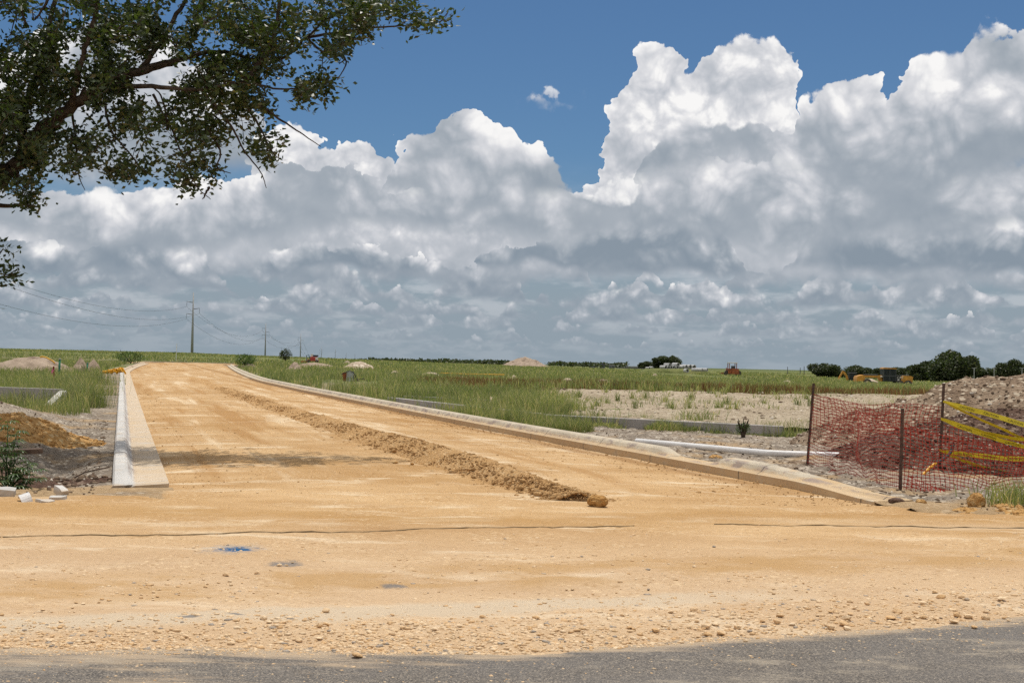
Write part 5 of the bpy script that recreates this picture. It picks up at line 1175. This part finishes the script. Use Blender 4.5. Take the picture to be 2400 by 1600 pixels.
# right field: strip by the kerb and the far meadow, thinning where the ground is bare
x, y, rg = scatter(210000, -15.5, 24, 29.5, 175, 1.0, 21)
d = x - (Rx(y) + .62); wyb = np.where(x < 0.9, 34.3 - (x - 0.9) * 2.49, 34.3 - (x - 0.9) * 0.667)
onpad = (y > wyb + .15) & (y < 59 + 3.5 * fbm(x * .2, x * 0, 411, 3)) & (x > -.8 + 1.8 * fbm(y * .3, y * 0, 413, 3))
wallstrip = (np.abs(y - (wyb - .45)) < .5) & (x > -2)
nearok = (x < 1.2 + .8 * fbm(y, y * 0, 415, 2)) | (y > 58) | (wallstrip & (vn(x * 1.1, y * .3, 417) > .42))
patch = vn(x * .25, y * .25, 419) + .35 * vn(x * 1.3, y * 1.3, 421)
qc = gp(805, 884); clear = (np.abs(x / y - qc.x / qc.y) < .022) & (y > qc.y - 22) & (y < qc.y + 1.5)
k = ~(clear & (rg.random(len(x)) < .9)) & (d > .45 + np.where(y > 55, .0, .5)) & (~onpad | (rg.random(len(x)) < .012)) & nearok & ((patch > .46) | (y < 45) | (y > 62) & (y < 84)) & ~((y < 31) & ~wallstrip)
x, y = x[k], y[k]; h = (.26 + .30 * vn(x * .4, y * .4, 423)) * rg.uniform(.5, 1.3, len(x)); h = np.where(y > 62, h * 1.1, h)
zb = np.where((y > 31) & (x > -1) & (y < 62) & (y > np.where(x < 0.9, 34.3 - (x - 0.9) * 2.49, 34.3 - (x - 0.9) * 0.667)), pad_z(x, y), ground_z(x, y)) - .02
br = (y > 60 + 2 * fbm(x * .15, x * 0, 425, 3)) & (y < 84 + 4 * fbm(x * .1, x * 0, 427, 3)) & (x > -4 + 3 * fbm(y * .3, y * 0, 429, 2)) & (rg.random(len(x)) < .86)
w = np.maximum(.010, y * .00042)
blades('tall_grass', x[~br], y[~br], zb[~br], h[~br], w[~br], 'grass_blade', 22, label='green grass covering the field right of the street')
blades('brown_grass', x[br], y[br], zb[br], h[br] * 1.0, w[br], 'brown_grass', 23, .25, label='band of reddish brown seeding grass across the right field')
# lush grass left of the bare pad and along the foot of the long wall
rg = np.random.default_rng(41); n = 26000; y = 30 + 30 * rg.random(n) ** 1.4; x = Rx(y) + .75 + (1.9 + .12 * (y - 30) - (Rx(y) + .75)) * rg.random(n); wy2 = np.where(x < 0.9, 34.3 - (x - 0.9) * 2.49, 34.3 - (x - 0.9) * 0.667)
k = (np.abs(y - wy2) > .16) & (x < 1.9 + .9 * fbm(y * .6, y * 0, 433, 3)) & ((y > wy2) | (x < .2) | (rg.random(n) < .5)) & ~((y > 39.5) & (y < 50.2) & (np.abs(x - (-2.2 * (y / 48))) < 1.9) & (rg.random(n) < .93)); x, y = x[k], y[k]
blades('tall_grass', x, y, np.where(y > wy2[k], .2, .0) - .0, (.26 + .42 * vn(x * .7, y * .5, 435)) * rg.uniform(.5, 1.25, len(x)), np.maximum(.010, y * .00040), 'grass_blade', 42, label='lush tall green grass between right kerb and bare pad')
n = 12000; x = .2 + 6.4 * rg.random(n); y = 34.3 - (x - .9) * .667 - .16 - np.abs(rg.normal(0, .38, n)); k = (vn(x * 1.3, y * 0, 437) + .25 * vn(x * 5, y * 3, 439) > .42); x, y = x[k], y[k]
blades('grass_strip', x, y, verge_r(x, y) - .02, (.10 + .42 * vn(x * 1.6, y * 0 + 3, 441) ** 2) * rg.uniform(.5, 1.3, len(x)), np.full(len(x), .014), 'grass_blade', 44, .8, label='strip of ragged grass at the foot of the long wall')
n = 11000; x = 1.5 + 30 * rg.random(n); y = 35 + 24 * rg.random(n); k = vn(x * .8, y * .5, 443) > .62; x, y = x[k], y[k]
blades('sparse_grass', x, y, pad_z(x, y) - .01, .16 * rg.uniform(.4, 1.6, len(x)), np.full(len(x), .022), 'grass_blade', 46, .9, label='sparse short grass creeping over the bare pad')
x, y, rg = scatter(60000, -25, 24, 150, 480, 1.0, 31); k = ~((x > Lx(y) - 7) & (x < Rx(y) + 6) & (y < Y_END + 9)) & (vn(x * .06, y * .02, 431) > .25)
x, y = x[k], y[k]; blades('tall_grass', x, y, ground_z(x, y) - .05, .42 * rg.uniform(.5, 1.3, len(x)), y * .0006, 'grass_blade', 32, label='short looking grass of the far meadow')
# tall tufts: each one a plant
def tuft(u, v, h, n, label, spread=.14, mat_='grass_blade', name='grass_tuft', grp='tall grass tufts by the footings', cat='grass tuft', bend=.5):
    q = gp(u, v); rg = np.random.default_rng(int(u * 7 + v)); x = q.x + rg.normal(0, spread, n); y = q.y + rg.normal(0, spread, n)
    hh = h * rg.uniform(.45, 1.1, n); o = blades(name, x, y, np.full(n, q.z), hh, np.full(n, .014), mat_, int(u), bend, kind=None); return tag(o, label, cat, grp)
for (u, v, h, n, sp, lab) in ((1145, 945, .75, 420, .35, 'big bushy grass tuft at the corner of the concrete wall panel'), (1232, 950, .62, 220, .25, 'tall grass tuft just right of the wall corner'), (1372, 978, .62, 90, .10, 'narrow upright grass tuft in front of the long wall'), (1475, 985, .5, 150, .22, 'spreading grass tuft hiding the middle of the long wall'), (1545, 996, .42, 110, .16, 'dark low grass tuft in front of the long wall'), (1600, 990, .72, 260, .28, 'tall grass tuft right of the middle of the long wall'), (1655, 1000, .42, 160, .3, 'wide low grass tuft before the long wall'), (1790, 1000, .40, 130, .22, 'grass tuft at the right end of the long wall'), (1850, 990, .38, 90, .2, 'grass tuft beside the left fence post'), (25, 945, .62, 300, .32, 'grass tuft in front of the left concrete wall'), (175, 935, .75, 420, .38, 'thick grass tuft at the end of the left concrete wall'), (1075, 932, .35, 160, .4, 'grass tuft growing before the concrete wall panel'), (205, 938, .8, 420, .3, 'tall weedy grass tuft nearest the left kerb'), (218, 908, .85, 420, .4, 'tall grass tuft behind the one nearest the left kerb'), (232, 884, .9, 380, .45, 'grass tuft beside the left kerb below the yellow hose')):
    tuft(u, v, h, n, lab, sp)
tuft(2346, 1172, .42, 420, 'green grass tuft at the right edge of the photo', .22)
for i in range(64):
    rg_ = random.Random(900 + i); u = rg_.uniform(1270, 1860); v = rg_.uniform(908, 962); q = gp(u, v)
    n = 16 + rg_.randrange(22); r2 = np.random.default_rng(i); x = q.x + r2.normal(0, .07, n); y = q.y + r2.normal(0, .07, n)
    o = blades('weed', x, y, pad_z(x, y), .42 * r2.uniform(.3, 1.2, n), np.full(n, .02), 'grass_blade', i, .7, kind=None); tag(o, 'thin green weed sprouting on the pale bare pad', 'weed', 'weeds on the bare pad')

# ------------------------------------------------------------------ leaf clouds
def leaf_cloud(name, C, nrm_bias, size, mat_, parent, seed, aspect=.55, up=.35):
    """one folded leaf (two quads' worth of triangles) per point"""
    n = len(C); rg = np.random.default_rng(seed); C = np.asarray(C, float)
    d = rg.normal(0, 1, (n, 3)); d[:, 2] = d[:, 2] * .6 + up; d /= np.linalg.norm(d, axis=1, keepdims=True)
    r = rg.normal(0, 1, (n, 3)); s_ = np.cross(d, r); s_ /= np.linalg.norm(s_, axis=1, keepdims=True); nn = np.cross(d, s_)
    L = (size * rg.uniform(.65, 1.25, n))[:, None]; W_ = L * aspect * .5
    V = np.stack([C, C + d * L * .45 + s_ * W_ + nn * L * .06, C + d * L, C + d * L * .45 - s_ * W_ + nn * L * .06], 1)
    i = np.arange(n)[:, None] * 4; F = np.concatenate([i + [0, 1, 2], i + [0, 2, 3]])
    return np_mesh(name, V.reshape(-1, 3), F, MATS[mat_], parent)

# ------------------------------------------------------------------ trees on the far side of the field
def far_tree_proto(seed, wide):
    rg = np.random.default_rng(seed); o = empty('oak_tree', (0, 0, 0)); nb = 15; C = []
    lobes = [(0, 0, .45, .50), (.3, .1, .25, .26), (-.3, 0, .24, .26)]
    for k in range(nb):
        a = rg.uniform(0, 6.28); rr = rg.uniform(.2, .72); lobes.append((math.cos(a) * rr * wide, math.sin(a) * rr * wide, rg.uniform(.22, .78) - .22 * rr, rg.uniform(.16, .30)))
    for (x, y, z, r) in lobes:
        n = int(3400 * r); d = rg.normal(0, 1, (n, 3)); d /= np.linalg.norm(d, axis=1, keepdims=True); q = rg.uniform(.35, 1.25, n) ** .5
        P = np.array([x, y, z]) + d * (q * r)[:, None] * [1, 1, .72]; C.append(P)
    C = np.concatenate(C); C = C[C[:, 2] > .05]
    leaf_cloud('crown', C, 0, .075, 'far_leaf', o, seed, .8)
    mb = MB(); mb.tube([(0, 0, -.05), (.02, 0, .2), (0, .03, .45)], [.05, .04, .025], 8)
    for k in range(5):
        a = k * 1.26 + seed; mb.tube([(0, 0, .2), (math.cos(a) * .2, math.sin(a) * .2, .38), (math.cos(a) * .42 * wide, math.sin(a) * .42 * wide, .55)], [.03, .02, .008], 6)
    mb.build('trunk', MATS['bark'], o); return o
PR = [far_tree_proto(31, .9), far_tree_proto(47, 1.05), far_tree_proto(63, .8)]; used = [False] * 3
def put_tree(u, v1, v0, wpx, Y, kk, label, grp, rz=0.0):
    global used
    src = PR[kk]; q = at(u, v1, Y); h = (v1 - v0) / FPX * Y; w = wpx / FPX * Y / 1.5
    if not used[kk]: o = src; used[kk] = True
    else:
        o = src.copy(); COL.objects.link(o)
        for ch in list(src.children): e = ch.copy(); COL.objects.link(e); e.parent = o
    o.location = q; o.scale = (w, w, h / .92); o.rotation_euler = (0, 0, rz); return tag(o, label, 'tree', grp)
OG = 'dark oaks across the field'; TG = 'clump of dark trees on the horizon'
for i, a_ in enumerate(((1905, 872, 833, 76, 330, 1, 'dark rounded oak at the left end of the right grove'), (1962, 872, 839, 84, 335, 0, 'low dark oak, second from the left in the grove'), (2015, 872, 845, 60, 350, 2, 'low oak standing behind the yellow grader cab'), (2048, 873, 842, 64, 350, 1, 'oak showing above the right end of the grader'), (2088, 873, 840, 58, 345, 0, 'oak just left of the largest oak'), (2135, 877, 828, 92, 315, 2, 'dark shoulder oak joined to the left of the largest one'), (2182, 880, 806, 124, 305, 0, 'largest and tallest dark oak right of the grader'), (2238, 880, 842, 76, 320, 1, 'oak falling away right of the largest one'), (2292, 880, 843, 60, 340, 2, 'low oak behind the pale T topped posts'), (2322, 880, 826, 80, 330, 0, 'broad oak near the right edge above the spoil heap'), (2375, 880, 832, 70, 335, 1, 'oak cut off by the right edge'))):
    put_tree(*a_, OG, i * 1.3)
for i, a_ in enumerate(((1488, 846, 829, 44, 460, 2, 'small dark tree at the left of the far clump'), (1520, 847, 816, 66, 455, 1, 'largest dark tree of the far clump'), (1550, 847, 817, 44, 450, 0, 'dark tree at the right of the far clump'))):
    put_tree(*a_, TG, i * 1.7 + .4)
put_tree(405, 819, 808, 32, 420, 2, 'tiny dark bush on the horizon left of the tall pole', 'bushes on the horizon', 2.0)
put_tree(1736, 870, 864, 22, 420, 1, 'tiny dark bush right of the orange tractor', 'bushes on the horizon', 1.0)
put_tree(1786, 869, 861, 20, 420, 0, 'small dark bush near the thin poles', 'bushes on the horizon', 1.9)
# bushes
def bush(u, v1, v0, wpx, Y, label, seed, n=900, m_='shrub_leaf', grp='bushes in the left field'):
    q = at(u, v1, Y); h = (v1 - v0) / FPX * Y; w = wpx / 2 / FPX * Y; o = empty('bush', q); tag(o, label, 'bush', grp); rg = np.random.default_rng(seed)
    d = rg.normal(0, 1, (n, 3)); d /= np.linalg.norm(d, axis=1, keepdims=True); r = rg.uniform(.3, 1, n) ** .5 * (1 + .35 * fbm(d[:, 0] * 2 + seed, d[:, 1] * 2 + d[:, 2] * 2, seed, 3))
    C = d * r[:, None] * [w, w * .8, h * .55] + [0, 0, h * .45]; C = C[C[:, 2] > 0]; leaf_cloud('foliage', C, 0, h * .13, m_, o, seed, .5, .6)
    mb = MB(); 
    for k in range(9): a = k * .7; mb.tube([(0, 0, -.1), (math.cos(a) * w * .4, math.sin(a) * w * .4, h * .5), (math.cos(a) * w * .7, math.sin(a) * w * .6, h * (.85 + .2 * (k % 3)))], [.03, .02, .006], 5)
    mb.build('stems', MATS['bark'], o)
bush(655, 826, 802, 30, 150, 'dark round bush in the field left of the red machine', 71)
bush(563, 838, 814, 52, 138, 'spreading green bush at the far right corner of the street', 73, 1400, 'weed_leaf')
bush(300, 832, 808, 70, 120, 'low green bush at the far left corner of the street', 75, 1500, 'weed_leaf')
bush(1707, 996, 968, 40, 28.8, 'dark leafy bush in front of the long concrete wall', 77, 500, 'weed_leaf', None)
bush(880, 897, 882, 60, 62, 'leafy weeds below the leaning cabinet', 79, 500, 'weed_leaf', None)
# hedge along the horizon
P = []; rg = np.random.default_rng(83)
for u in np.arange(430, 1440, 1.0):
    hv = 5 + 7 * float(vn(u * .03, .5, 85)) + 6 * float(vn(u * .21, 1.5, 87)) ** 2
    if 1000 < u < 1180: hv += 2
    if 1172 < u < 1262: continue
    base = 822 + (u - 430) * .0180
    hv *= .5 if u < 850 else .72
    Y = 470 + 120 * float(vn(u * .02, 4.5, 89)); q = at(u, base, Y)
    for _ in range(9): P.append((q.x + rg.normal(0, .5), Y + rg.normal(0, 3), q.z - .5 + rg.random() ** .8 * hv / FPX * Y))
o = leaf_cloud('hedgerow', P, 0, 1.0, 'shrub_leaf', None, 91, .7, .5); tag(o, 'far hedgerow of dark scrub along the horizon', None, None, 'stuff')

# ------------------------------------------------------------------ leafy weed at the left edge
o = empty('leafy_weed', gp(20, 1122)); tag(o, 'tall green weed with drooping hand shaped leaves at the left edge', 'weed plant'); base = o.location.copy()
stems = MB(); LV = []; LF = []
def leaflet(p, d, L, w):
    d = d.normalized(); s_ = d.cross(Vector((0, 0, 1))); s_ = s_.normalized() if s_.length > .01 else Vector((1, 0, 0)); b = len(LV); g_ = Vector((0, 0, -1))
    for t, k in ((0, .1), (.3, 1), (.65, .75), (1, .02)):
        c_ = p + d * L * t + g_ * L * .45 * t * t; LV.extend([c_ - s_ * w * k / 2 + Vector((0, 0, .12 * w * k)), c_, c_ + s_ * w * k / 2 + Vector((0, 0, .12 * w * k))])
    for i in range(3):
        q_ = b + i * 3; LF.extend([(q_, q_ + 1, q_ + 4, q_ + 3), (q_ + 1, q_ + 2, q_ + 5, q_ + 4)])
rg = random.Random(4)
for (u, v, dY) in ((18, 968, .3), (42, 985, .1), (-30, 960, .4), (8, 1020, -.1), (50, 1075, -.2), (80, 1080, -.25), (62, 1100, -.3), (-20, 1060, -.2), (25, 1090, -.3), (-60, 1000, .2), (72, 1060, 0), (40, 1045, .0), (-45, 1100, -.3), (0, 1105, -.35), (88, 1100, -.1), (30, 1010, .25), (10, 1070, .1), (60, 1120, -.3), (-5, 1035, .3), (35, 1118, -.4)):
    tip = at(u, v, base.y + dY) - base; stems.tube([Vector((rg.uniform(-.06, .06), rg.uniform(-.06, .06), -.05)), tip * .5 + Vector((rg.uniform(-.05, .05), 0, .06)), tip], [.009, .007, .004], 5)
    for j in range(7):
        p = tip * (1 - .11 * j * rg.random()) ; a = rg.uniform(0, 6.28); pd = Vector((math.cos(a), math.sin(a), .25)); hub = p + pd * rg.uniform(.03, .09); stems.tube([p, hub], [.003, .002], 4, False)
        nl = 5 + rg.randrange(3)
        for m_ in range(nl):
            aa = a + (m_ - nl / 2) * .62; leaflet(hub, Vector((math.cos(aa), math.sin(aa), .1)), rg.uniform(.075, .125), rg.uniform(.02, .03))
stems.build('stems', MATS['weed_leaf'], o); me = bpy.data.meshes.new('leaves'); me.from_pydata([tuple(v_) for v_ in LV], [], LF); link('leaves', me, MATS['weed_leaf'], o)

# ------------------------------------------------------------------ the oak reaching in from the left
OD = 22.6
T0 = Vector((-11.6, 23.2, zl(-11.6, 23.2)))
OAK = empty('oak_tree', T0); tag(OAK, 'near oak whose leafy boughs reach over the street from the left', 'tree')
def A(u, v, dd=0.0): return at(u, v, OD + dd) - T0
rg = random.Random(12); LIMB = []
def limb(P, r0, r1, name='limb', n=8):
    """smooth wandering limb through points"""
    P = [Vector(p) for p in P]; Q = []
    for i in range(len(P) - 1):
        a_, b_ = P[i], P[i + 1]; pa = P[max(i - 1, 0)]; pb = P[min(i + 2, len(P) - 1)]
        for t in np.linspace(0, 1, 7)[:-1]:
            t2, t3 = t * t, t * t * t
            Q.append(.5 * ((2 * a_) + (b_ - pa) * t + (2 * pa - 5 * a_ + 4 * b_ - pb) * t2 + (-pa + 3 * a_ - 3 * b_ + pb) * t3))
    Q.append(P[-1]); m_ = len(Q); rr = [r0 + (r1 - r0) * (i / (m_ - 1)) ** .8 for i in range(m_)]
    Q = [q + Vector((rg.uniform(-1, 1), rg.uniform(-1, 1), rg.uniform(-1, 1))) * rr[i] * .45 for i, q in enumerate(Q)]
    for q, r in zip(Q, rr): LIMB.append((q, r))
    return Q, rr, n
TR = MB(); BR = MB()
def add(mbx, *a, **k): Q, rr, n = limb(*a, **k); mbx.tube(Q, rr, n)
add(TR, [(0, 0, -.3), (.1, -.1, 1.2), (.5, -.3, 2.6), A(-160, 560)], .42, .26, n=12)
add(TR, [A(-160, 560), A(-70, 470), A(10, 405), A(45, 365), A(100, 300, -.3), A(165, 240, -.5), A(240, 195, -.6), A(320, 165, -.5), A(400, 140, -.2)], .19, .06)
add(BR, [A(-160, 560), A(-260, 380, .6), A(-300, 150, 1), A(-260, -80, 1.2)], .2, .09)
add(BR, [A(-160, 560), A(-210, 400, -1), A(-120, 220, -1.6), A(-60, 40, -1.8), A(0, -120, -1.6)], .17, .05)
add(BR, [A(240, 195, -.6), A(350, 200, -.9), A(460, 205, -1.0), A(560, 190, -.8), A(640, 205, -.5), A(720, 200, -.4)], .05, .010)
add(BR, [A(400, 140, -.2), A(500, 120, .1), A(600, 140, .2), A(655, 132, .3), A(705, 85, .4), A(760, 40, .5), A(820, 10, .5)], .045, .012)
add(BR, [A(705, 85, .4), A(800, 72, .3), A(880, 62, .2), A(960, 58, .2), A(1030, 45, .2)], .03, .006)
add(BR, [A(790, 130, .3), A(795, 150, .2), A(775, 182, .1)], .02, .008); add(BR, [A(705, 85, .4), A(740, 120, .3), A(790, 130, .3)], .025, .02)
add(BR, [A(320, 165, -.5), A(380, 80, -.2), A(420, 10, 0), A(470, -90, .2)], .055, .03)
add(BR, [A(165, 240, -.5), A(190, 130, -.9), A(220, 30, -1.1), A(240, -90, -1.2)], .06, .03)
add(BR, [A(45, 365), A(60, 250, .5), A(100, 130, .8), A(130, -20, 1)], .09, .04)
add(BR, [A(560, 190, -.8), A(620, 110, -.6), A(640, 20, -.5), A(650, -70, -.4)], .05, .02)
add(BR, [A(-70, 470), A(0, 474, .1), A(50, 470, .2), A(86, 476, .2)], .06, .012)
twigs = (((240, 240, -.5), (255, 300, -.4), (300, 355, -.3), (322, 385, -.3), (345, 402, -.2)), ((350, 215, -.7), (395, 300, -.6), (420, 360, -.5), (450, 425, -.4), (484, 458, -.4)), ((470, 215, -.8), (530, 290, -.6), (560, 345, -.5), (598, 395, -.5), (612, 432, -.4)), ((590, 240, -.5), (640, 272, -.4), (690, 305, -.3), (737, 337, -.3)), ((470, 290, -.6), (505, 345, -.5), (500, 385, -.5), (530, 398, -.5)), ((560, 230, -.5), (600, 300, -.4), (620, 340, -.4), (640, 365, -.4)), ((165, 260, -.3), (175, 340, -.2), (180, 400, -.1), (195, 436, -.1)), ((385, 300, -.4), (370, 220, -.4), (330, 190, -.4)), ((420, 360, -.5), (470, 320, -.5), (500, 260, -.5)), ((-160, 560, 0), (-70, 600, -.2), (0, 628, -.2), (45, 632, -.1)), ((-70, 600, -.2), (-10, 585, 0), (8, 572, 0)), ((60, 60, -.8), (45, 20, -.9), (25, 75, -.9)), ((110, 0, -.9), (80, 45, -.9), (75, 20, -.9)), ((480, 430, -.4), (470, 450, -.4), (465, 458, -.4)))
for tw in twigs: add(BR, [A(*p) for p in tw], .028, .006, n=6)
# foliage masses: (u, v, ru, rv, weight)
masses = ((60, 190, 95, 110, 1), (50, 300, 90, 80, 1.1), (45, 415, 70, 60, .8), (70, 452, 30, 25, .6), (130, 110, 60, 50, .8), (200, 55, 85, 70, .8), (180, 180, 90, 70, 1), (300, 100, 90, 80, .8), (250, 235, 95, 55, 1.2), (330, 190, 95, 60, 1.2), (420, 130, 100, 90, .8), (370, 35, 90, 45, .7), (500, 50, 90, 65, .8), (480, 185, 100, 60, 1.2), (560, 130, 85, 70, 1), (600, 210, 85, 45, 1), (680, 190, 65, 42, 1), (735, 205, 42, 34, .8), (640, 60, 65, 55, .8), (740, 95, 65, 58, .9), (800, 115, 62, 42, .9), (780, 30, 75, 42, 1), (860, 38, 62, 40, .9), (920, 18, 52, 28, .8), (960, 52, 40, 18, .8), (1012, 48, 24, 10, .8), (290, 380, 55, 26, .7), (180, 345, 60, 42, .9), (130, 385, 36, 26, .6), (300, 310, 50, 38, .6), (420, 270, 60, 50, .8), (425, 395, 36, 46, .7), (478, 388, 28, 28, .6), (470, 305, 55, 45, .7), (550, 290, 60, 42, .7), (600, 345, 42, 24, .6), (640, 320, 16, 26, .5), (622, 372, 22, 16, .8), (262, 390, 24, 18, .8), (345, 395, 18, 12, .5), (440, 425, 18, 18, .8), (365, 362, 16, 8, .9), (10, 572, 14, 10, .6), (12, 628, 22, 16, .6), (36, 634, 10, 7, .8),
    (-120, 250, 120, 200, .7), (-220, 60, 140, 160, .6), (0, -60, 160, 90, .6), (250, -80, 160, 80, .6), (520, -60, 130, 70, .6), (720, -40, 90, 50, .6))
LQ = np.array([list(q) for q, r in LIMB]); CL = []
LQ = LQ; Lr = np.array([r for q, r in LIMB]); C = []; r3 = np.random.default_rng(8); TW = MB()
for (u, v, ru, rv, wt) in masses:
    n = max(3, int(ru * rv * wt * .0170))
    for _ in range(n):
        a = r3.uniform(0, 6.28); q_ = r3.random() ** .5; uu = u + math.cos(a) * q_ * ru; vv = v + math.sin(a) * q_ * rv
        dd = r3.normal(-.2, .75 if ru > 30 else .15)
        if ru > 30 and vn(uu * .026, vv * .026, 501) < .39: continue
        p = np.array(list(A(uu, vv, float(np.clip(dd, -2, 1.8)))))
        CL.append(p)
_d0 = [float(np.min(np.linalg.norm(LQ - p, axis=1))) for p in CL]
for _i in np.argsort(_d0):
    for p in (CL[_i],):
        dist = np.linalg.norm(LQ - p, axis=1) - Lr * .5; j = int(np.argmin(dist)); s0 = Vector(LQ[j]); e0 = Vector(p); mid = (s0 + e0) / 2 + Vector((r3.normal(0, .06), r3.normal(0, .06), r3.normal(-.03, .06)))
        if (e0 - s0).length > .12: TW.tube([s0, mid, e0], [min(.014, Lr[j]), .008, .0035], 4, False)
        LQ = np.vstack([LQ, p[None]]); Lr = np.append(Lr, .006)
        m_ = int(r3.integers(15, 28)); dirn = (e0 - mid); dirn = dirn.normalized() if dirn.length > .01 else Vector((0, 0, 1))
        tt = r3.random(m_) ** .7; off = r3.normal(0, 1, (m_, 3)) * (.085 * (.5 + r3.random((m_, 1))))
        C.append(p + np.outer(tt - .7, np.array(list(dirn))) * .34 + off)
C = np.concatenate(C)
TR.build('trunk', MATS['bark'], OAK, True); BR.build('branches', MATS['bark'], OAK, True); TW.build('twigs', MATS['bark'], OAK)
leaf_cloud('crown', C, 0, .116, 'oak_leaf', OAK, 19, .50, .15)
